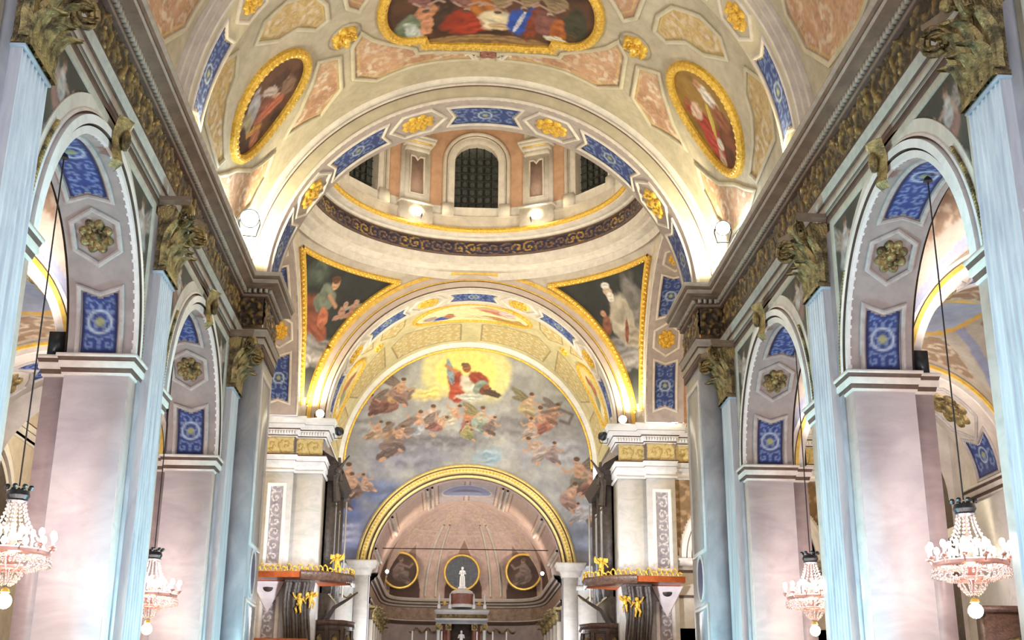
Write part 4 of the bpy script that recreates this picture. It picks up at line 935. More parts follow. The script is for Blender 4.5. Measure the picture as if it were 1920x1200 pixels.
for (x, y, a, b, c, ro) in ((-1.1, 43.2, .4, .18, C_(60, 84, 170), 0), (-.85, 43.05, .2, .25, C_(176, 120, 90), 0), (-1.6, 43.0, .3, .2, C_(170, 150, 150), 0), (.9, 42.6, .6, .2, C_(190, 130, 110), .2), (1.3, 42.5, .3, .25, C_(214, 190, 190), 0), (1.0, 43.25, .75, .2, C_(178, 140, 70), 0), (1.75, 43.1, .25, .25, C_(180, 150, 80), 0), (.2, 43.3, .5, .15, C_(220, 205, 160), 0), (.5, 42.3, .5, .15, C_(210, 170, 130), 0)):
    cv.blob(x, y, a, b, c, ro, .4, .4)
surf('painting', fch, cv, root, h=.02, mask=np.hypot(cv.U/2.15, (cv.V-42.75)/.9) < 1)
for sg in (-1, 1):
    root = thing('chancel_oval_fresco', 'slim gilt-edged oval fresco low on the %s of the chancel vault' % SIDE[sg], 'painting', tuple(float(q) for q in fch(sg*5.7, 42.9, 0)), 'side ovals of the chancel vault')
    P = ell(sg*5.75, 43.0, 1.25, .95, 40); gilt_frame(root, fch, P, .16, .08)
    cv = mk(sg*5.75-1.2, sg*5.75+1.2, 42.1, 43.9, .03, C_(214, 200, 140)); cv.mott(2, .3, 4)
    for (a, b, r1, r2, c) in ((.2, 0, .4, .25, C_(176, 116, 76)), (-.3, .2, .3, .3, C_(150, 150, 120)), (-.7, -.1, .25, .3, C_(236, 226, 190)), (.6, .1, .2, .15, C_(160, 100, 70))): cv.blob(sg*(5.75-a), 43.0+b, r1, r2, c, .3, .4, .4)
    surf('painting', fch, cv, root, h=.02, mask=np.hypot((cv.U-sg*5.75)/1.2, (cv.V-43)/.9) < 1)
    root = thing('gilded_boss', 'small gilded boss on the %s of the chancel vault' % SIDE[sg], 'boss', tuple(float(q) for q in fch(sg*3.75, 43.2, 0)), 'gilded bosses of the chancel vault')
    mm = MB(); rosette(mm, fch, sg*3.75, 43.1, .22, .1, petals=6); build('carved_leaves', mm, m_gold, root)

# ================================================================== LUNETTE WALL AND APSE ARCH
LY = 46.8; RI, ZI = 3.66, 7.35
root = thing('lunette_arch', 'cream and gold moulded arch framing the great painted lunette', 'arch', (0, LY-.2, ZP))
mm = MB(); f = arcY(LY-.05, 0, ZP); revolve(mm, f, [(4.72, 0), (4.72, -.04), (4.78, -.06), (4.80, -.02), (4.80, -.25), (4.95, -.27), (4.97, -.20), (5.0, -.20)], 0, PI, 80, [1, 1, 1, 0, 0, 2, 0]); build('archivolt', mm, [m_white, m_gold, m_brown], root)
cv = mk(-4.95, 4.95, 7.6, 16.2, .033, C_(166, 168, 168)); X_, Z_ = cv.U, cv.V
px = lambda a: (a-875)/47.6
pz = lambda b: 16.2-(b-653)/47.3
cv.mott(.8, .55, 1, C_(136, 138, 148)); cv.mott(1.5, .5, 7, C_(190, 192, 190)); cv.mott(.9, .4, 12, C_(104, 104, 116)); cv.mott(2.5, .25, 9, C_(168, 162, 150))
for (a, b, r1, r2, c) in ((665, 1010, 1.1, 1.2, C_(110, 122, 172)), (655, 950, .8, .8, C_(80, 100, 150)), (720, 930, .9, .6, C_(92, 108, 148)), (660, 1000, .6, .35, C_(170, 174, 200)), (1085, 1000, .8, 1.0, C_(128, 138, 160)), (1100, 960, .7, .3, C_(184, 186, 190)), (910, 860, .5, .3, C_(140, 170, 190)), (760, 860, 1.6, .6, C_(130, 132, 148)), (1040, 850, 1.4, .5, C_(160, 162, 172)), (980, 800, 1.8, .5, C_(120, 118, 124)), (690, 800, 1.2, .5, C_(150, 152, 156)), (700, 700, 1.0, .5, C_(120, 118, 120)), (1060, 720, 1.2, .8, C_(150, 152, 150)), (820, 830, 1.6, .3, C_(104, 102, 110))):
    cv.blob(px(a), pz(b), r1, r2, c, 0, .9, .7, .8)
d = np.hypot((X_-px(868)), (Z_-pz(703))*1.15); d2 = d+.25*(fbm(X_*2, Z_*2, 5)-.5)
cv.mix(sstep(d2-1.78, .25)*.9*np.clip((Z_-pz(752))*1.6+.5*(X_ > 0), 0, 1), C_(224, 216, 148)); cv.mix(sstep(d2-1.2, .12)*.9*np.clip((Z_-pz(745))*2, 0, 1), C_(234, 224, 132))
cv.blob(px(800), pz(742), .7, .25, C_(222, 206, 128), .1, .9, .6)
# God the Father group: red and white robes, arm raised to the left, cherub on the right
for (a, b, r1, r2, c, ro) in ((850, 720, .34, .62, C_(156, 76, 58), .25), (838, 700, .13, .5, C_(128, 148, 160), .2), (880, 722, .5, .42, C_(208, 200, 186), .2), (893, 714, .42, .26, C_(152, 74, 58), -.6), (850, 745, .3, .3, C_(164, 78, 58), 0), (896, 730, .3, .3, C_(134, 150, 140), 0), (868, 691, .17, .18, C_(150, 96, 66), 0), (866, 686, .16, .10, C_(120, 92, 70), 0), (905, 735, .25, .18, C_(120, 72, 54), 0), (918, 740, .35, .13, C_(84, 66, 60), -.3), (906, 728, .11, .11, C_(150, 96, 70), 0), (878, 748, .6, .15, C_(190, 192, 184), 0)):
    cv.blob(px(a), pz(b), r1, r2, c, ro, .25, .3)
cv.line([(px(848), pz(700)), (px(830), pz(688))], .12, C_(190, 130, 90))
SK = C_(206, 158, 124); BR = C_(120, 72, 52); WG = C_(124, 110, 104)
for (a, b, h, rb, cl, fc, ln, wg) in ((728, 758, 1.25, C_(128, 66, 50), C_(196, 150, 90), -1, -.3, WG), (745, 738, 1.1, C_(160, 120, 110), C_(210, 160, 120), 1, .3, WG), (700, 765, .9, C_(120, 58, 48), None, -1, .4, WG), (800, 790, 1.2, C_(196, 196, 200), C_(200, 180, 176), 1, .35, None), (780, 800, 1.1, C_(176, 184, 200), SK, -1, -.2, WG), (845, 782, 1.0, C_(206, 198, 176), SK, -1, -.6, None), (876, 788, 1.25, C_(140, 74, 66), C_(196, 120, 60), -1, .3, None), (896, 790, 1.1, C_(150, 172, 160), C_(186, 178, 150), 1, .2, C_(130, 120, 90)), (872, 812, .8, C_(150, 146, 80), C_(160, 150, 80), 1, 0, None), (915, 800, .8, C_(106, 78, 70), None, 1, .5, None),
                                       (733, 832, 1.5, C_(120, 92, 88), C_(170, 130, 90), -1, .2, WG), (745, 825, 1.0, C_(126, 100, 96), SK, 1, .4, None), (705, 815, .9, C_(190, 160, 130), SK, -1, -.4, WG), (820, 800, .9, C_(150, 84, 76), SK, -1, -.8, None), (985, 762, 1.1, C_(196, 176, 130), C_(200, 170, 130), 1, .3, C_(122, 116, 92)), (1012, 790, 1.2, C_(180, 104, 84), SK, -1, .2, C_(118, 112, 104)), (1030, 775, .9, C_(170, 120, 100), SK, 1, .6, C_(120, 110, 108)), (990, 805, .9, C_(190, 170, 160), SK, -1, 0, None), (1000, 842, 1.1, C_(196, 180, 172), C_(200, 170, 150), -1, .7, None), (1030, 850, .9, C_(150, 130, 130), None, 1, .2, None),
                                       (655, 905, 1.3, C_(150, 100, 50), SK, 1, .1, WG), (668, 918, 1.1, C_(110, 74, 60), SK, -1, .2, None), (690, 912, .8, C_(200, 160, 140), SK, 1, -.3, None), (650, 940, .9, C_(70, 50, 50), None, 1, 0, None), (1080, 890, 1.4, C_(130, 120, 100), SK, -1, .2, WG), (1062, 930, 1.2, C_(170, 130, 116), SK, 1, .4, None), (1100, 905, 1.1, C_(150, 90, 70), SK, -1, -.2, None), (1076, 960, .8, C_(196, 192, 196), None, -1, 0, None), (1100, 972, .6, C_(116, 84, 74), SK, 1, .4, None)):
    cv.person(px(a), pz(b), h*.92, rb, SK, cl, lean=ln, face=fc, wing=wg)
cv.line([(px(1010), pz(775)), (px(1045), pz(768)), (px(1068), pz(778)), (px(1060), pz(795)), (px(1045), pz(790))], .12, C_(96, 82, 80), .8)
cv.mott(3.5, .16, 21)
root = thing('lunette_fresco', 'huge lunette fresco of angels and clouds round a red-robed figure in a yellow glory', 'painting', (0, LY, ZP))
m = (np.where(Z_ > ZP, np.hypot(X_, Z_-ZP), np.abs(X_)) < 4.85) & (np.where(Z_ > ZI, np.hypot(X_, Z_-ZI), np.abs(X_)) > RI+.12)
surf('painting', lambda U, V, H: (U, LY+0*U, V), cv, root, mask=m)
root = thing('apse_arch', 'thick gilded round arch opening into the apse below the painted lunette', 'arch', (0, LY, ZI))
mm = MB(); f = arcY(LY, 0, ZI); revolve(mm, f, [(3.60, .6), (3.64, 0), (3.66, -.06), (3.72, -.10), (3.76, -.04), (3.80, -.04), (3.84, -.14), (3.98, -.17), (4.02, -.08), (4.06, -.08), (4.10, -.12), (4.16, -.06), (4.18, .02)], .08, PI-.08, 72,
        [2, 0, 0, 1, 1, 0, 0, 0, 1, 0, 0, 0]); build('archivolt', mm, [m_goldp, m_brown, m_tan], root)
mm = MB()
for i in range(90): a = .1+(PI-.2)*i/89; mm.sph(f(3.91, a, -.17), .05, 6)
build('beading', mm, m_golds, root, kind='stuff')
# east wall ends beside the apse
for s in (-1, 1):
    N = SIDE[s]
    root = thing('apse_pilaster', 'white pilaster carrying the gilded apse arch on the %s, with moulded capital' % N, 'pilaster', (s*3.9, LY, 0), 'pilasters of the apse arch')
    mm = MB(); mm.box(*sorted((s*3.64, s*4.15)), LY-.14, LY+.5, 0, 7.3); build('shaft', mm, m_white, root, smooth=False)
    mm = MB(); sweep_path(mm, [(s*4.2, LY), (s*4.2, LY-.14), (s*3.62, LY-.14), (s*3.62, LY+.5)], [(0, 7.25), (.04, 7.27), (.04, 7.33), (.08, 7.4), (.1, 7.5), (.22, 7.56), (.22, 7.64), (.28, 7.72), (.28, 7.78), (-.1, 7.78)], s, 0); build('capital', mm, m_stucco_lt, root, smooth=False)
    root = thing('singers_gallery', 'white and pale blue painted gallery front between organ and apse arch, %s side' % N, 'gallery', (s*4.5, LY, 6.8), 'gallery fronts beside the apse')
    mm = MB(); mm.box(*sorted((s*4.15, s*5.05)), LY-.1, LY+.1, 0, 7.7); build('wall_panel', mm, m_white, root, smooth=False)
    cv = mk(4.2, 5.0, 6.95, 7.62, .02, C_(200, 204, 216)); cv.scrolls(None, C_(236, 236, 238), .33, .7); cv.scrolls([(4.2, 6.95), (5, 6.95), (5, 7.2), (4.2, 7.2)], C_(150, 120, 130), .25, .6)
    surf('painted_panel', lambda U, V, H: (s*U, LY-.115+0*U, V), cv, root)
    mm = MB(); mm.box(*sorted((s*4.12, s*5.05)), LY-.2, LY+.1, 6.78, 6.93); mm.box(*sorted((s*4.12, s*5.05)), LY-.16, LY+.1, 7.62, 7.70); build('ledge', mm, m_white, root, smooth=False)
    mm = MB()
    for k in range(2): 
        x0 = 4.22+k*.4; mm.tube([(s*(x0+.36*t), LY-.13, 6.55-.14*sin(PI*t)) for t in np.linspace(0, 1, 9)], .03, 6)
    build('festoon', mm, m_goldo, root)
# apse vault and walls
PKV = C_(206, 180, 170)
_aa = np.unique(np.concatenate([(np.linspace(0, 1, 1500)**4)*PI/4, PI/2-(np.linspace(0, 1, 1500)**4)*PI/4]))
_px = 3.6*np.cos(_aa)**.42; _px[-1] = 0; _py = 4.5*np.sin(_aa)**.42
_ps = np.concatenate(([0], np.cumsum(np.hypot(np.diff(_px), np.diff(_py))))); PL = float(_ps[-1])
def plan_xy(t):      # t metres along the apse plan from the right-hand springing
    t = np.asarray(t, float); q = np.where(t > PL, 2*PL-t, t); x = np.interp(q, _ps, _px); y = np.interp(q, _ps, _py)
    return np.where(t > PL, -x, x), y
def apse(t, b, h=0, R=3.6):
    x, y = plan_xy(t); cb = np.cos(b)
    return (x*(1-h/R)*cb, 51.6+y*(1-h/4.5)*cb, ZI+(R-h)*np.sin(b))
cv = mk(0, 2*PL, 0, PI/2, .03, PKV)
U_, V_ = np.meshgrid(np.linspace(0, 2*PL, 330), np.linspace(0, PI/2, 130), indexing='ij'); cv = Canvas(U_, V_*3.6, PKV)
cv.mott(1.5, .2, 2); cv.mott(5, .12, 3); cv.scrolls(None, C_(222, 206, 194), .55, .4)
D_ = cv.U-PL; Bm = cv.V
for (dc, hw_, hh) in ((0, .85, 2.3), (2.75, .8, 2.0), (-2.75, .8, 2.0), (PL-2.2, .9, 2.0), (-PL+2.2, .9, 2.0)):
    sl = np.clip(1-np.abs(D_-dc)/hw_, 0, 1); edge = Bm-(.5+hh*sl**.75); ins = (np.abs(D_-dc) < hw_) & (edge < 0)
    cv.mix(ins*1., C_(160, 134, 120)); cv.mix(np.clip(1-np.abs(edge)/.10, 0, 1)*(np.abs(D_-dc) < hw_)*.9, C_(226, 208, 190))
    e2 = Bm-(.35+hh*.62*sl**.5); cv.mix(((e2 < 0) & ins)*.9, C_(84, 62, 52)); cv.mix(np.clip(1-np.abs(e2)/.05, 0, 1)*ins*.8, C_(200, 178, 150))
for dr in (1.25, 1.72, -1.25, -1.72, 3.75, -3.75):
    dd = np.abs(D_-dr); cv.mix(np.clip(1.3-dd/.13, 0, 1)*.95, C_(218, 196, 168)); cv.mix(np.clip(1-dd/.05, 0, 1)*(np.sin(Bm*22) > 0)*.85, C_(160, 124, 60))
for q_ in (2.95, 3.15): cv.mix(np.clip(1-np.abs(Bm-q_)/.04, 0, 1)*.8, C_(224, 204, 180))
cv.V = V_
surf('ceiling', lambda U, V, H: apse(U, V, H), cv, None, kind='structure')
cv = mk(-PI*1.8, PI*1.8, 46.8, 51.65, .03, PKV); cv.mott(1.5, .2, 2); uu = np.abs(cv.U); c2 = Canvas(uu, cv.V, 0); c2.c = cv.c
for P, c in (([(0, 47.3), (1.25, 47.3), (1.25, 51.4), (0, 51.4)], C_(188, 178, 178)), ([(1.75, 47.3), (3.2, 47.3), (3.2, 51.4), (1.75, 51.4)], C_(206, 178, 160)), ([(3.5, 47.3), (4.6, 47.3), (4.6, 51.4), (3.5, 51.4)], C_(190, 160, 146)), ([(4.8, 47.3), (5.6, 47.3), (5.6, 51.4), (4.8, 51.4)], C_(180, 146, 130))):
    c2.poly(P, c); c2.scrolls(P, C_(222, 206, 196), .5, .4); c2.line(P, .07, C_(226, 204, 178), 1, True); c2.line([(a+(.1 if a < P[1][0]-.01 else -.1), b) for a, b in P], .03, C_(120, 80, 70), .8, True)
d = np.hypot(uu/1.0, (cv.V-49.2)/1.1); c2.mix(sstep(d-1, .06), C_(150, 158, 190)); c2.mix(np.clip(1-np.abs(d-1)/.06, 0, 1), C_(222, 216, 210)); c2.mix(sstep(np.hypot(uu/.6, (cv.V-49.2)/.25)-1, .4)*.7, C_(110, 104, 110))
cv.c = c2.c
fap = lambda S, V, H: ((3.6-H)*np.sin(np.asarray(S, float)/3.6), V+0*np.asarray(S, float), ZI+(3.6-H)*np.cos(np.asarray(S, float)/3.6))
surf('ceiling', fap, cv, None, kind='structure')
root = thing('apse_vault_ribs', 'pale ribs dividing the pinkish apse vault into panels', 'rib', (0, 49, 10.9))
for sg in (-1, 1):
    for u in (1.42, 1.62, 3.35, 4.7): mm = MB(); moulding(mm, fap, [(sg*u, 47.0+i*.5) for i in range(10)], .10, .10, close=False); build('long_rib', mm, m_stucco, root)
for ar in (1.25, 1.72, -1.25, -1.72): mm = MB(); moulding(mm, lambda u, v, h: tuple(float(q) for q in apse(u, v, h)), [(PL+ar, .04+i*.08) for i in range(13)], .11, .10, close=False); build('upright_rib', mm, m_stucco_lt, root)
plan = [(-3.6, 46.9), (-3.6, 49), (-3.6, 51.6)]+[tuple(float(q) for q in apse(2*PL-2*PL*i/40, 0.0)[:2]) for i in range(1, 40)]+[(3.6, 51.6), (3.6, 49), (3.6, 46.9)]
mb = MB(); mb.grid([[(x, y, z) for z in (0, 7.4)] for (x, y) in plan]); struct('wall_apse', mb, m_tan, smooth=False)
root = thing('apse_entablature', 'brownish stone entablature running round the apse below the roundels', 'entablature', (0, 55, 7))
A = [(0, 6.22, 0), (.05, 6.24, 1), (.05, 6.40, 0), (.09, 6.45, 1), (0, 6.47, 0)]
mm = MB(); sweep_path(mm, plan, [(a, b) for a, b, _ in A], -1, [q[2] for q in A[:-1]]); build('architrave', mm, [m_stucco, m_brown], root, smooth=False)
mm = MB(); sweep_path(mm, plan, [(.01, 6.46), (.01, 6.98)], -1, 0); build('frieze', mm, mat('dark brown frieze', (.24, .16, .12), .6, n2=(.42, .32, .22), scale=5), root, smooth=False)
A = [(0, 6.98, 1), (.06, 7.0, 0), (.07, 7.08, 1), (.16, 7.12, 0), (.2, 7.2, 1), (.28, 7.24, 0), (.32, 7.34, 0), (.32, 7.38, 0), (0, 7.4, 0)]
mm = MB(); sweep_path(mm, plan, [(a, b) for a, b, _ in A], -1, [q[2] for q in A[:-1]]); build('cornice', mm, [m_stucco, m_brown], root, smooth=False)
# apse pilasters and swags
for k, (x, y) in enumerate([(sg*3.55, yy) for sg in (-1, 1) for yy in (47.6, 49.2, 50.8, 52.4, 54.0)]):
    sg = -1 if x < 0 else 1
    root = thing('apse_wall_pilaster', 'brown capitalled pilaster on the %s apse wall, %s from the arch' % (SIDE[sg], ['first', 'second', 'third', 'fourth', 'fifth'][k % 5]), 'pilaster', (x, y, 0), 'pilasters on the apse side walls')
    mm = MB(); mm.box(*sorted((sg*3.45, sg*3.6)), y-.25, y+.25, 0, 5.7); build('shaft', mm, m_stucco_lt, root, smooth=False)
    mm = MB(); mm.box(*sorted((sg*3.3, sg*3.6)), y-.34, y+.34, 6.12, 6.22)
    leafrows(mm, lambda a, o, z: (sg*(3.45-o), y+a, z), [(q, .22, 5.7, .28, .0, .2) for q in (-.2, 0, .2)]+[(q, .22, 5.78, .42, .0, .3) for q in (-.24, -.1, .1, .24)]); build('capital', mm, m_goldo, root)
root = thing('apse_swags', 'row of gilded swags on the apse wall under the entablature', 'ornament', (0, 55.9, 6))
mm = MB()
for i in range(12):
    x0 = -3.0+i*.5; mm.tube([(x0+.46*t, 56.0, 6.12-.2*sin(PI*t)) for t in np.linspace(0, 1, 9)], [.025+.03*sin(PI*t) for t in np.linspace(0, 1, 9)], 6)
build('swag', mm, m_goldo, root, kind='stuff')
for k, (x, nm, c) in enumerate(((-2.78, 'left of the altar', C_(80, 62, 52)), (-.08, 'behind the altar statue', C_(20, 22, 26)), (2.62, 'right of the altar', C_(78, 60, 52)))):
    yy = 55.3 if k == 1 else 54.75; z = 8.45
    root = thing('roundel', 'large round gold-rimmed %s in the apse %s' % ('dark window' if k == 1 else 'dim painting', nm), 'roundel', (x, yy, z), 'roundels of the apse')
    mm = MB(); moulding(mm, lambda u, v, h: (u, yy-h, v), ell(x, z, .76, .76, 40), .1, .08); build('gilded_rim', mm, m_golds, root)
    cv = mk(x-.74, x+.74, z-.74, z+.74, .03, c)
    if k != 1: cv.mott(2, .5, k); cv.person(x, z, 1.1, C_(110, 84, 66), C_(130, 100, 84), face=1-k)
    surf('disc', lambda U, V, H: (U, yy+0*U, V), cv, root, m_glassd if k == 1 else None, mask=np.hypot(cv.U-x, cv.V-z) < .75)
    mm = MB(); mm.add([(x+.76*cos(t), y_, z+.76*sin(t)) for y_ in (yy, yy+.6) for t in [i*PI/16 for i in range(32)]], [(i, (i+1) % 32, 32+(i+1) % 32, 32+i) for i in range(32)]); build('reveal', mm, m_tan, root)
root = thing('tie_rod', 'thin dark iron tie rod spanning the apse vault', 'rod', (0, 50, 8.75))
mm = MB(); mm.tube([(-3.5, 50, 8.72), (3.5, 50, 8.72)], .02, 6); build('bar', mm, m_iron, root)

# ================================================================== AISLES
SX0, SX1 = 6.5, 11.3
CX = 8.95; RA = 2.2; ZA = 6.97
for s in (-1, 1):
    N = SIDE[s]
    # transverse arches over the aisle
    for k, (y0, y1) in enumerate(((11.45, 12.85), (18.45, 19.85), (25.1, 27.2))):
        nm = ['nearest to the camera', 'behind the middle pier', 'at the transept end'][k]
        root = thing('aisle_arch', 'round transverse arch across the %s aisle %s, brown and gold edge lines' % (N, nm), 'arch', (s*CX, y0, ZA), 'transverse arches of the aisles')
        dd = y1-y0; f = arcY(y0, s*CX, ZA)
        mm = MB(); revolve(mm, f, [(2.62, -.06), (2.56, -.06), (2.55, 0), (2.42, 0), (2.41, -.03), (2.34, -.03), (2.33, 0), (2.22, 0), (RA, .03), (RA, dd-.03), (2.22, dd), (2.62, dd)], 0, PI, 48, [0, 1, 0, 1, 2, 2, 0, 0, 3, 0, 0]); build('arch_band', mm, [m_stucco_lt, m_brown, m_golds, m_stucco], root)
        fa_ = lambda S, V, H: (s*(CX+(RA-H)*np.cos(np.asarray(S, float)/RA)), V+0*np.asarray(S, float), ZA+(RA-H)*np.sin(np.asarray(S, float)/RA))
        soffit_set(root, fa_, RA, y0+.15, y1-.15, 0, 180)
        # wall above the arch up to the vault
        mm = MB(); mm.grid([[(s*(CX+min(2.6, 2.45)*cos(t)), y0+.5, ZA+2.5*sin(t)) if k_ == 0 else (s*(CX+2.45*cos(t)), y0+.5, 10.6) for k_ in (0, 1)] for t in [PI*i/24 for i in range(25)]]); build('infill', mm, m_stucco, root)
        # outer pier
        root = thing('aisle_pier', 'pale marble pier on the outer wall of the %s aisle %s' % (N, nm), 'pier', (s*11, (y0+y1)/2, 0), 'outer piers of the aisles')
        mm = MB(); mm.box(*sorted((s*11.12, s*11.5)), y0-.1, y1+.1, 0, 6.7); mm.box(*sorted((s*11.3, s*11.5)), y0-.5, y1+.5, 0, 6.7); build('shaft', mm, m_white, root, smooth=False)
        pth = [(s*11.5, y0-.5), (s*11.3, y0-.5), (s*11.3, y0-.1), (s*11.12, y0-.1), (s*11.12, y1+.1), (s*11.3, y1+.1), (s*11.3, y1+.5), (s*11.5, y1+.5)]
        mm = MB(); sweep_path(mm, pth, IMP, s, IMPm); build('impost_moulding', mm, [m_stucco_lt, m_brown], root, smooth=False)
    # vault bays
    for k, yc in enumerate((8.65, 15.65, 22.5)):
        y0, y1 = ((5, 11.5), (12.8, 18.5), (19.8, 25.2))[k]; x0, x1 = 6.45, 11.35; cx_ = (x0+x1)/2; cy_ = (y0+y1)/2
        cv = mk(x0, x1, y0, y1, .05, C_(158, 148, 132)); cv.mott(1.5, .2, k)
        du, dv = (cv.U-cx_)/2.45, (cv.V-cy_)/((y1-y0)/2)
        q = np.maximum(np.abs(du), np.abs(dv)); other = np.minimum(np.abs(du), np.abs(dv))
        pan = (q > .42) & (q < .9) & (other < q-.22)
        cv.mix(pan*1., C_(132, 108, 84)); cv.mix(pan*scroll(cv.U, cv.V, .7)*.6, C_(196, 180, 156)); 
        cv.mix((np.abs(np.abs(du)-np.abs(dv)) < .05)*.8, C_(120, 128, 156)); cv.mix((np.abs(np.hypot(du, dv)-.36) < .03)*1., C_(190, 150, 70)); cv.mix((np.hypot(du, dv) < .33)*.8, C_(140, 150, 170))
        RR = math.hypot(2.45, (y1-y0)/2)
        def fv(U, V, H, RR=RR, cx_=cx_, cy_=cy_):
            gx = ZA+np.sqrt(np.clip(2.45**2-(U-cx_)**2, 0, None)); hy = (y1-y0)/2; gy = ZA+np.sqrt(np.clip(1-((V-cy_)/hy)**2, 0, None))*2.6
            return (s*U, V, np.maximum(gx, gy)+.02)
        surf('ceiling', fv, cv, None, kind='structure')
    # outer wall with chapel openings
    mb = MB(); fo = lambda u, z: (s*SX1, u, z)
    for yc in (8.65, 15.65, 22.5): arch_wall(mb, fo, yc-3.5, yc+3.5, 4.6, 9.8, yc, 1.75, 4.6); mb.grid([[fo(u, z) for z in (0, 4.6)] for u in (yc-3.5, yc-1.75)]); mb.grid([[fo(u, z) for z in (0, 4.6)] for u in (yc+1.75, yc+3.5)])
    mb.grid([[(s*13.4, y, z) for z in (0, 8)] for y in (3, 27)])
    mb.grid([[fo(u, z) for z in (0, 9.9)] for u in (25.9, 28.5)])
    struct('wall_aisle_'+N, mb, m_stucco, smooth=False)
    for k, yc in enumerate((15.65, 22.5)):
        root = thing('chapel_arch', 'pale moulded arch of a side chapel off the %s aisle, %s' % (N, ['nearer one', 'farther one'][k]), 'arch', (s*SX1, yc, 4.6), 'side chapel arches')
        mm = MB(); f = arcX(s, SX1, yc, 4.6); revolve(mm, f, [(1.75, .5), (1.75, -.04), (1.85, -.06), (1.87, 0), (1.98, 0), (2.0, -.07), (2.12, -.08), (2.14, 0)], 0, PI, 36, [0, 0, 1, 1, 0, 0, 0]); build('archivolt', mm, [m_white, m_brown], root)

# ================================================================== CHANDELIERS
def chandelier(x, y, z, top):
    root = thing('chandelier', '', 'chandelier', (x, y, z), 'crystal chandeliers hanging in the arcade arches')
    mm = MB(); mm.tube([(x, y, z+1.0), (x, y, top)], .011, 5); mm.lathe([(.005, .0), (.07, .02), (.05, .08), (.01, .12)], (x, y, top-.12), 10); build('hanging_rod', mm, m_iron, root)
    mm = MB(); mm.lathe([(.01, .98), (.03, .95), (.13, .93), (.15, .86), (.12, .80), (.14, .78), (.10, .76), (.02, .74)], (x, y, z), 12)
    for i in range(8):
        a = PI/4*i; mm.sph((x+.15*cos(a), y+.15*sin(a), z+.98), .035, 6)
    build('crown', mm, m_mblack, root)
    mm = MB(); mm.lathe([(.012, .76), (.012, .5), (.04, .45), (.02, .4), (.05, .3), (.07, .22), (.03, .15), (.06, .05), (.1, 0), (.06, -.1), (.02, -.2), (.01, -.42)], (x, y, z), 10); build('stem', mm, m_copper, root)
    mm = MB(); mm.lathe([(.44, .0), (.47, .02), (.47, .07), (.44, .09), (.43, .04), (.44, 0)], (x, y, z), 40); mm.lathe([(.2, -.20), (.22, -.19), (.22, -.15), (.2, -.14)], (x, y, z), 24); build('ring', mm, m_copper, root)
    for i in range(12):
        a = 2*PI*i/12; c_, s_ = cos(a), sin(a)
        mm = MB(); mm.tube([(x+c_*r, y+s_*r, z+q) for r, q in ((.05, .05), (.2, -.02), (.35, -.02), (.47, .05), (.50, .12))], .012, 5)
        mm.lathe([(.01, .11), (.045, .13), (.05, .15), (.02, .155)], (x+c_*.5, y+s_*.5, z), 8)
        arm = build('arm', mm, m_copper, root)
        mm = MB(); mm.lathe([(.014, .15), (.014, .26)], (x+c_*.5, y+s_*.5, z), 6); build('candle', mm, m_candle, arm)
        mm = MB(); mm.sph((x+c_*.5, y+s_*.5, z+.305), .030, 8, sq=(1.3, 1.3, 2.0)); build('flame_bulb', mm, m_bulb, arm)
    for i in range(6):
        a = 2*PI*(i+.5)/6; c_, s_ = cos(a), sin(a)
        mm = MB(); mm.lathe([(.012, .15), (.012, .3)], (x+c_*.24, y+s_*.24, z), 6); mm.sph((x+c_*.24, y+s_*.24, z+.35), .03, 8, sq=(1, 1, 1.7)); build('inner_flame_bulb', mm, m_bulb, root)
    mm = MB()      # crystal drapery
    def drop(p, r): mm.add([(p[0], p[1], p[2]+r*1.4), (p[0]+r, p[1], p[2]), (p[0], p[1]+r, p[2]), (p[0]-r, p[1], p[2]), (p[0], p[1]-r, p[2]), (p[0], p[1], p[2]-r*1.8)], [(0, 1, 2), (0, 2, 3), (0, 3, 4), (0, 4, 1), (5, 2, 1), (5, 3, 2), (5, 4, 3), (5, 1, 4)])
    for i in range(14):
        a = 2*PI*i/14; c_, s_ = cos(a), sin(a)
        for t in np.linspace(0, 1, 13): r = .11+.33*t**1.8; drop((x+c_*r, y+s_*r, z+.78-.70*t), .016)
        for t in np.linspace(0, 1, 9): r = .44-.22*t; drop((x+c_*r, y+s_*r, z-.02-.16*t-.06*sin(PI*t)), .018)
        for t in np.linspace(0, 1, 7): r = .20-.17*t; drop((x+c_*r, y+s_*r, z-.2-.2*t-.04*sin(PI*t)), .018)
    for i in range(36):
        a = 2*PI*i/36; drop((x+cos(a)*.48, y+sin(a)*.48, z-.05), .022); drop((x+cos(a)*.48, y+sin(a)*.48, z-.11), .026)
    build('crystal_drapery', mm, m_crystal, root, smooth=False, kind='stuff')
    mm = MB(); mm.tube([(x, y, z-.4), (x, y, z-.50)], .01, 5); mm.lathe([(.01, -.43), (.05, -.46), (.06, -.5), (.02, -.52)], (x, y, z), 10); build('lamp_holder', mm, m_golds, root)
    mm = MB(); mm.sph((x, y, z-.62), .095, 12, sq=(1, 1, 1.15)); build('globe_lamp', mm, m_globe, root, label='glowing warm globe')
    return root
VS = .87
ch = chandelier(6.0, 15.6, 3.68, 3.68+(9.17-3.68)/VS); ch.scale = (1, 1, VS); ch['label'] = 'large lit crystal chandelier on the right, in the nearer arch'
for (x, y, z, lb) in ((-6.05, 15.6, 3.66, 'lit crystal chandelier at the left edge, in the nearer arch'), (6.0, 22.65, 3.99, 'smaller looking crystal chandelier in the far arch on the right'), (-5.95, 22.65, 3.89, 'smaller looking crystal chandelier in the far arch on the left')):
    c = copy_tree(ch, None, (x, y, z)); c['label'] = lb
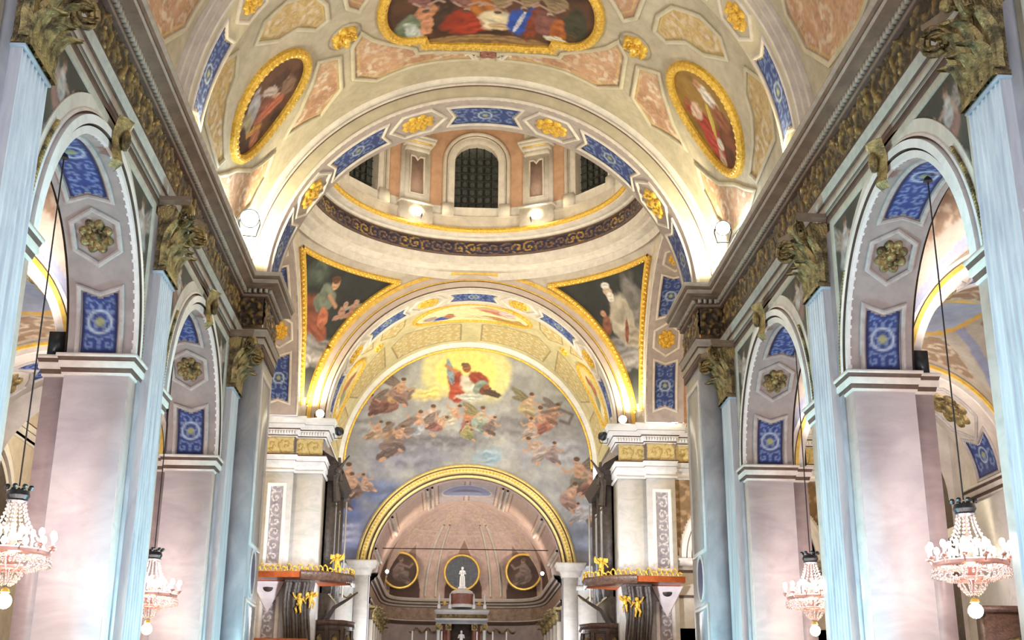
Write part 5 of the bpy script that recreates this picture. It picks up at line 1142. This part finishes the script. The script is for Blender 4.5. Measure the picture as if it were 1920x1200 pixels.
for (x, y, z) in ((6, 15.6, 3.75), (-5.93, 15.6, 3.72), (6, 22.65, 4.02), (-5.92, 22.65, 3.92)):
    lamp('POINT', (x, y, z+.3), 62, (1, .84, .78), .4); lamp('POINT', (x, y, z-.72), 22, (1, .78, .4), .08)

# ================================================================== LAMPS
def floodlight(x, y, z, aim, lb, m=m_flood, r=.13, grp='floodlights on the cornices'):
    root = thing('floodlight', lb, 'lamp', (x, y, z), grp)
    d = np.array(aim, float)-np.array((x, y, z)); d /= np.linalg.norm(d); a = np.cross(d, (0, 0, 1)); a /= np.linalg.norm(a); b = np.cross(a, d); c = np.array((x, y, z))
    P = lambda u, v, w_: c+a*u*r+b*v*r+d*w_*r
    mm = MB(); mm.grid([[P(q*cos(t), q*sin(t), h) for (q, h) in ((.05, -1.6), (.6, -1.5), (.8, -.6), (1.15, .5), (1.2, .6), (1.08, .6), (1.0, .4))] for t in [2*PI*i/16 for i in range(16)]], cu=True); build('housing', mm, m_mblack, root)
    mm = MB(); mm.grid([[P(q*cos(t), q*sin(t), .42) for q in (.02, 1.02)] for t in [2*PI*i/16 for i in range(16)]], cu=True); build('lens', mm, m, root, smooth=False)
    mm = MB(); mm.tube([P(1.2, 0, 0), P(1.3, -.6, 0), P(0.9, -2.1, -.3), P(-.9, -2.1, -.3), P(-1.3, -.6, 0), P(-1.2, 0, 0)], .015, 5); build('bracket', mm, m_mblack, root)
floodlight(-5.02, 24.25, 11.92, (-2.0, 8, 7.0), 'blue white floodlight on the left nave cornice', r=.17)
floodlight(5.02, 24.05, 11.90, (2.0, 8, 7.0), 'dazzling blue white floodlight on the right nave cornice', r=.14)
for s in (-1, 1):
    floodlight(s*5.02, 39.75, 11.62, (s*3.2, 33, 11.6), 'small bright lamp at the foot of the chancel arch, %s side' % SIDE[s], m_floodw, .13, 'lamps at the feet of the chancel arch')
    floodlight(s*1.98, 38.5, 18.35, (s*1.5, 30, 17.6), 'small warm lamp on the drum ledge, %s of the middle window' % SIDE[s], m_floodw, .11, 'lamps on the drum ledge')
    floodlight(s*4.42, 40.3, 11.2, (s*3.8, 44, 11.0), 'dark spotlight hung from the chancel cornice, %s side' % SIDE[s], m_lead, .13, 'spotlights on the chancel cornices')
    floodlight(s*3.18, 51.2, 7.95, (s*2.2, 44, 7.2), 'small white spotlight on the apse cornice, %s end' % SIDE[s], m_flood, .07, 'spotlights on the apse cornice')
floodlight(6.75, 39.5, 11.66, (3.8, 33, 11.4), 'dazzling lamp on the entablature right of the chancel arch', m_floodw, .2)
floodlight(-6.95, 24.9, 7.25, (-5.5, 20, 6.6), 'small white spotlight on the impost behind the far left arch', m_flood, .08)
for s in (-1, 1):
    for k, y in enumerate((18.9, 25.9)):
        root = thing('aisle_floodlight', 'dark box floodlight on the impost behind the %s %s pier' % (SIDE[s], ['middle', 'far'][k]), 'lamp', (s*6.95, y, 7.0), 'box floodlights in the aisles')
        mm = MB(); mm.box(*sorted((s*6.62, s*6.86)), y-.55, y-.2, 7.08, 7.45); build('housing', mm, m_mblack, root, smooth=False)
        mm = MB(); mm.tube([(s*6.74, y-.38, 6.98), (s*6.74, y-.38, 7.1)], .03, 5); build('bracket', mm, m_iron, root)
root = thing('confessional', 'dark brown carved wooden cabinet with a round arch against the right aisle wall', 'cabinet', (10.6, 25.0, 0))
mm = MB(); mm.box(10.0, 11.1, 24.5, 25.0, 0, 4.0); mm.box(9.9, 11.1, 24.42, 25.0, 4.0, 4.12); build('body', mm, m_walnut, root, smooth=False)
mm = MB(); revolve(mm, arcY(24.5, 10.55, 3.1), [(.3, .02), (.3, -.05), (.38, -.06), (.42, .0)], 0, PI, 20); build('arch_moulding', mm, m_goldo, root)
mm = MB(); mm.add([(10.55+.3*cos(t), 24.47, 3.1+.3*sin(t)) for t in [PI*i/12 for i in range(13)]]+[(10.25, 24.47, 1), (10.85, 24.47, 1)], [tuple(range(13))+(13, 14)]); build('dark_opening', mm, m_dark, root, smooth=False)

# ================================================================== ORGANS
for s in (-1, 1):
    N = SIDE[s]
    root = thing('organ', 'tall dark organ case with grey pipes on the %s wall of the chancel' % N, 'organ', (s*4.8, 43, 0), 'organ cases facing each other across the chancel')
    mm = MB(); mm.box(*sorted((s*4.62, s*5.04)), 41.35, 44.6, 4.2, 6.0); mm.box(*sorted((s*4.80, s*5.04)), 41.35, 44.6, 6.0, 10.6)
    for y in (41.35, 42.9, 44.4): mm.box(*sorted((s*4.50, s*5.0)), y, y+.22, 6.0, 9.9)
    build('case', mm, m_dark, root, smooth=False)
    for (ya, yb) in ((41.6, 42.88), (43.14, 44.38)):
        n = 6
        for i in range(n):
            y = ya+(yb-ya)*(i+.5)/n; h = 2.7+.5*abs(i-(n-1)/2)/3
            mm = MB(); mm.lathe([(.02, 0), (.05, .15), (.085, .3), (.085, h), (.07, h)], (s*4.66, y, 6.1), 10); build('pipe', mm, mat_pipe if 'mat_pipe' in globals() else globals().setdefault('mat_pipe', mat('grey tin organ pipe', (.50, .60, .68), .25, metal=.7)), root)
    mm = MB(); mm.add([(s*x, y, z) for y in (41.25, 44.7) for (x, z) in ((5.04, 9.7), (4.42, 9.7), (4.25, 10.0), (4.55, 10.45), (5.04, 10.75))], [(0, 1, 2, 3, 4), (5, 6, 7, 8, 9), (0, 1, 6, 5), (1, 2, 7, 6), (2, 3, 8, 7), (3, 4, 9, 8)])
    build('canopy', mm, m_dark, root, smooth=False)
    mm = MB()     # carved figure and wing on the near corner
    for (dx, z0, z1, r) in ((4.46, 9.0, 9.9, .14), (4.34, 9.7, 10.5, .08)): mm.tube([(s*(dx+.1*t), 41.3, z0+(z1-z0)*t) for t in np.linspace(0, 1, 6)], [r*(1-.4*t) for t in np.linspace(0, 1, 6)], 8)
    for q in range(5): mm.tube([(s*(4.5-.10*q*t), 41.25, 9.5+.13*q+(.55)*t) for t in np.linspace(0, 1, 6)], [.06*(1-.7*t)+.01 for t in np.linspace(0, 1, 6)], 6)
    mm.sph((s*4.44, 41.25, 10.05), .13, 8); build('carved_wing', mm, m_dark, root)
    mm = MB()
    for z in (6.02, 9.1): moulding(mm, lambda u, v, h: (s*(4.62-h), u, v), [(41.4, z), (44.5, z)], .08, .05, close=False)
    build('gilded_line', mm, m_goldo, root)
    # painted gilt door leaf edge
    mm = MB(); mm.box(*sorted((s*4.38, s*4.44)), 44.62, 44.72, 6.2, 9.6); build('open_shutter', mm, m_stucco, root, smooth=False)

# ================================================================== PULPITS
def cherub(root, name, x, y, z, h, m, face=1, lean=0):
    mm = MB(); q = h
    mm.sph((x, y, z+q*.88), q*.11, 10); mm.sph((x, y+.01, z+q*.93), q*.11, 8, sq=(1.05, 1.05, .7))
    mm.tube([(x, y, z+q*.78), (x+lean*q*.05, y, z+q*.62), (x+lean*q*.08, y, z+q*.45)], [q*.06, q*.14, q*.12], 8)
    for sg in (-1, 1):
        mm.tube([(x+sg*q*.06, y, z+q*.46), (x+sg*q*.11+face*q*.05, y-q*.05, z+q*.25), (x+sg*q*.10, y, z+q*.03), (x+sg*q*.10+face*q*.03, y-q*.06, z)], [q*.085, q*.065, q*.045, q*.03], 7)
        mm.tube([(x+sg*q*.12, y, z+q*.72), (x+sg*q*.24, y-q*.04, z+q*(.62 if sg*face < 0 else .80)), (x+sg*q*.32, y-q*.08, z+q*(.5 if sg*face < 0 else .98))], [q*.05, q*.04, q*.03], 6)
        mm.sph((x+sg*q*.32, y-q*.08, z+q*(.5 if sg*face < 0 else .98)), q*.04, 6)
        mm.grid([[(x+sg*(q*.06+u*q*.3), y+q*.08+.02*v, z+q*(.62+.32*v*(1-u*.3)+.12*u)) for v in (0, .5, 1)] for u in (0, .5, 1)])
    build(name, mm, m, root)
for s in (-1, 1):
    N = SIDE[s]
    root = thing('pulpit_canopy', 'orange red edged sounding board with gilded cresting over the %s pulpit' % N, 'canopy', (s*5.3, 39, 6.2), 'sounding boards of the two pulpits')
    mm = MB(); out = [(s*6.72, 39.75), (s*6.72, 38.7), (s*5.2, 38.55), (s*4.3, 38.9), (s*3.75, 39.6), (s*3.8, 40.6), (s*4.8, 41.0)]
    mm.add([(x, y, z) for z in (6.18, 6.36) for (x, y) in out], [tuple(range(7)), tuple(range(7, 14))]+[(i, (i+1) % 7, 7+(i+1) % 7, 7+i) for i in range(7)]); build('board', mm, m_redwood, root, smooth=False)
    mm = MB(); sweep_path(mm, out[2:6], [(0, 6.12), (.06, 6.14), (.09, 6.3), (.12, 6.38), (0, 6.38)], s, 0); build('dark_edge', mm, m_walnut, root, smooth=False)
    mm = MB()
    P = [np.array(o) for o in out[1:6]]
    for a, b in zip(P[:-1], P[1:]):
        n = max(2, int(np.linalg.norm(b-a)/.16))
        for i in range(n):
            q = a+(b-a)*(i+.5)/n; hh = .10+.12*abs(sin(i*1.3)); c3 = (q[0]*.99, q[1]+.06, 6.38)
            mm.tube([(c3[0]+.07*cos(t), c3[1], c3[2]+hh*.5+hh*.5*sin(t)) for t in np.linspace(-1.2, 4.2, 9)], .022, 5); mm.sph((c3[0], c3[1], c3[2]+hh), .035, 6)
    build('gilded_cresting', mm, m_gold, root, kind='stuff')
    root2 = thing('gilded_cherub', 'small gilded putto standing on the end of the %s pulpit canopy' % N, 'statue', (s*4.15, 39.2, 6.38), 'putti on the canopies'); cherub(root2, 'figure', s*4.15, 39.2, 6.38, .62, m_gold, -s)
    root = thing('pulpit_support', 'dark carved support with gilded angels beneath the %s canopy' % N, 'carving', (s*5.3, 39.5, 4.2), 'carved supports of the pulpits')
    mm = MB(); mm.add([(s*x, y, z) for (x, y, z) in ((5.75, 39.8, 6.18), (4.85, 39.8, 6.18), (4.95, 39.3, 6.18), (5.75, 39.3, 6.18), (5.6, 39.8, 3.4), (5.2, 39.8, 3.4), (5.25, 39.5, 3.4), (5.6, 39.5, 3.4))], [(0, 1, 2, 3), (4, 5, 6, 7), (0, 1, 5, 4), (1, 2, 6, 5), (2, 3, 7, 6), (3, 0, 4, 7)])
    for i in range(9): mm.tube([(s*(4.95+.09*i+.05*sin(t*5)), 39.28+.04*cos(i*2.), 6.1-2.0*t) for t in np.linspace(0, 1, 8)], [.07*(1-.6*t)+.01 for t in np.linspace(0, 1, 8)], 6)
    build('drapery', mm, m_dark, root)
    cherub(root, 'gilded_angel', s*5.25, 39.15, 5.15, .62, m_gold, s, .5); cherub(root, 'gilded_angel', s*4.88, 39.15, 5.3, .52, m_gold, -s, -.5)
    for zz, x in ((5.95, 6.3),):
        mm = MB(); mm.grid([[(s*(x+r_*.30*cos(t)), 39.72-.22*(1-r_), 5.98+r_*.22*sin(t)) for r_ in (0.02, .6, 1)] for t in [PI*i/10 for i in range(10, 21)]]); build('dark_shell', mm, m_dark, root)
        mm = MB(); mm.grid([[(s*(x+.5*(1-t)*q), 39.76-.18*(1-t), 6.16-.95*t) for q in np.linspace(-1, 1, 7)] for t in np.linspace(0, .97, 8)]); build('bracket', mm, m_marble, root)
    root = thing('pulpit', 'pulpit parapet with orange red top board and carved brown tribune, %s side' % N, 'pulpit', (s*5, 39, 3.5), 'the two pulpits')
    mm = MB(); mm.box(*sorted((s*4.9, s*6.75)), 38.6, 39.75, 4.22, 4.36); build('top_board', mm, m_redwood, root, smooth=False)
    mm = MB(); mm.box(*sorted((s*4.95, s*6.7)), 38.7, 39.7, 3.2, 4.22); build('parapet', mm, m_walnut, root, smooth=False)
    t = thing('carved_tribune', 'octagonal brown carved wooden tribune beside the %s organ' % N, 'tribune', (s*4.4, 41.3, 4), 'carved tribunes below the organs')
    pth = [(s*4.95, 40.9), (s*4.5, 40.6), (s*4.0, 40.75), (s*3.75, 41.3), (s*3.85, 42.6)]
    mm = MB(); mm.grid([[(x, y, z) for z in (3.4, 5.0)] for (x, y) in pth]); sweep_path(mm, pth, [(0, 4.92), (.08, 4.95), (.1, 5.08), (0, 5.1), (-.2, 5.1)], s, 0); build('body', mm, m_walnut, t, smooth=False)
    mm = MB()
    for a, b in zip(pth[:-1], pth[1:]):
        a = np.array(a); b = np.array(b); nn = np.array([-(b-a)[1], (b-a)[0]]); nn = nn/np.linalg.norm(nn)*s
        moulding(mm, lambda u, v, h: (*(a+(b-a)*u+nn*h), v), [(.15, 4.2), (.85, 4.2), (.85, 4.8), (.15, 4.8)], .06, .05)
    build('panel_moulding', mm, m_dark, t, smooth=False)
    mm = MB()
    for a, b in zip(pth[:-1], pth[1:]): c = (np.array(a)+np.array(b))/2; mm.sph((c[0], c[1]-.03, 4.5), .10, 8, sq=(1, .5, 1.6))
    build('carved_relief', mm, m_goldo, t)
    mm = MB(); mm.tube([(s*4.6, 40.9, 5.05), (s*4.3, 40.8, 5.5), (s*3.9, 40.8, 5.75), (s*3.6, 41.0, 6.0)], [.09, .07, .05, .03], 6); build('handrail', mm, m_dark, t)

# ================================================================== HIGH ALTAR
AYY = 51.0; AX = -.1
root = thing('high_altar', 'tiered marble altar tabernacle with red brown drum and white cornice in the apse', 'altar', (AX, AYY, 0))
mm = MB(); mm.box(AX-1.0, AX+1.0, AYY-.45, AYY+.5, 0, 3.6); build('base', mm, m_white, root, smooth=False)
for x in (-.92, -.52, .52, .92):
    mm = MB(); mm.lathe([(.10, 3.6), (.10, 3.75), (.075, 3.8), (.065, 5.55), (.09, 5.6)], (AX+x, AYY-.3, 0), 14); build('column', mm, m_redmarble if abs(x) < .6 else m_white, root)
    mm = MB(); mm.box(AX+x-.12, AX+x+.12, AYY-.42, AYY-.18, 5.6, 5.85); mm.sph((AX+x, AYY-.4, 5.72), .10, 8); build('column_capital', mm, m_goldo, root)
mm = MB(); mm.box(AX-.42, AX+.42, AYY-.1, AYY+.1, 3.6, 5.85); build('niche', mm, m_dark, root, smooth=False)
mm = MB(); mm.box(AX-.75, AX-.42, AYY-.2, AYY+.1, 3.6, 5.85); mm.box(AX+.42, AX+.75, AYY-.2, AYY+.1, 3.6, 5.85); build('niche_surround', mm, m_redmarble, root, smooth=False)
mm = MB(); sweep_path(mm, [(AX-1.0, AYY+.5), (AX-1.0, AYY-.4), (AX+1.0, AYY-.4), (AX+1.0, AYY+.5)], [(0, 5.85), (.02, 5.87), (.02, 5.98), (.06, 6.0), (.06, 6.06), (0, 6.07), (0, 6.22), (.05, 6.25), (.10, 6.34), (.10, 6.38), (.0, 6.42), (-.25, 6.6), (-.5, 6.62)], -1, [0, 1, 0, 0, 0, 2, 0, 0, 0, 1, 1, 1]); build('cornice', mm, [m_white, m_marble_grey, m_goldo], root, smooth=False)
mm = MB(); mm.lathe([(.5, 6.5), (.5, 6.62), (.44, 6.64), (.44, 7.05), (.47, 7.08), (.42, 7.16), (.3, 7.22), (.12, 7.26), (.1, 7.3)], (AX, AYY, 0), 24, [0, 0, 1, 0, 0, 0, 0, 0]); build('drum', mm, [m_white, m_redmarble], root)
for x in (-.92, -.48, .48, .92):
    mm = MB(); mm.box(AX+x-.06, AX+x+.06, AYY-.36, AYY-.24, 6.4, 6.6); mm.lathe([(.05, 6.6), (.03, 6.65), (.045, 6.8), (.03, 6.95), (.01, 7.05)], (AX+x, AYY-.3, 0), 10); build('finial', mm, m_white, root)
for x in (-.70, .70):
    mm = MB(); mm.sph((AX+x, AYY-.36, 6.66), .08, 8); build('gilded_urn', mm, m_gold, root)
def statue(root, x, y, z, h, m):
    mm = MB(); mm.lathe([(h*.13, 0), (h*.14, h*.04), (h*.12, h*.3), (h*.10, h*.5), (h*.13, h*.68), (h*.12, h*.76), (h*.05, h*.82)], (x, y, z), 14); mm.sph((x, y-.01, z+h*.90), h*.07, 10, sq=(1, 1, 1.25))
    for sg in (-1, 1): mm.tube([(x+sg*h*.12, y, z+h*.74), (x+sg*h*.17, y-h*.05, z+h*.58), (x+sg*h*.03, y-h*.12, z+h*.62)], [h*.045, h*.04, h*.025], 7)
    for i in range(7): a = PI+PI*i/6; mm.tube([(x+h*.12*cos(a), y+h*.12*sin(a), z+h*.45), (x+h*.145*cos(a), y+h*.145*sin(a), z+h*.02)], h*.018, 5)
    build('draped_figure', mm, m, root)
r2 = thing('white_statue', 'white draped statue standing on top of the altar drum', 'statue', (AX, AYY, 7.3))
statue(r2, AX, AYY, 7.45, .72, m_statue); mm = MB(); mm.lathe([(.17, 7.26), (.17, 7.34), (.12, 7.36), (.12, 7.46)], (AX, AYY, 0), 14); build('plinth', mm, m_statue, r2)
r2 = thing('niche_statue', 'small white statue in the dark niche of the altar', 'statue', (AX, AYY-.25, 5)); statue(r2, AX, AYY-.25, 4.9, .72, m_statue)
mm = MB(); mm.box(AX-.12, AX+.12, AYY-.4, AYY-.1, 3.6, 4.92); build('plinth', mm, m_statue, r2, smooth=False)
def candlestick(x, y, z):
    root = thing('candlestick', '', 'candlestick', (x, y, z), 'tall candlesticks on the altar')
    mm = MB(); mm.lathe([(.11, 0), (.11, .05), (.05, .1), (.03, .3), (.055, .4), (.03, .5), (.03, .95), (.06, 1.0), (.07, 1.05), (.02, 1.07)], (x, y, z), 12); build('stand', mm, m_gold, root)
    mm = MB(); mm.lathe([(.03, 1.05), (.03, 1.55), (.005, 1.56)], (x, y, z), 8); build('candle', mm, m_candle, root)
    return root
cs = candlestick(AX-1.95, 50.6, 4.0); WRD = ['leftmost candlestick of the altar row', 'second candlestick from the left on the altar', 'third candlestick from the left, close to the niche', 'third candlestick from the right, close to the niche', 'second candlestick from the right on the altar', 'rightmost candlestick of the altar row']
for x, lb in zip((-1.95, -1.4, -.78, .62, 1.25, 1.8), WRD):
    c = cs if x == -1.95 else copy_tree(cs, None, (AX+x, 50.6, 4.0)); c['label'] = lb
mm = MB(); mm.box(AX-2.2, AX+2.2, 50.4, 50.9, 3.8, 4.0); build('retable_shelf', mm, m_white, root, smooth=False)
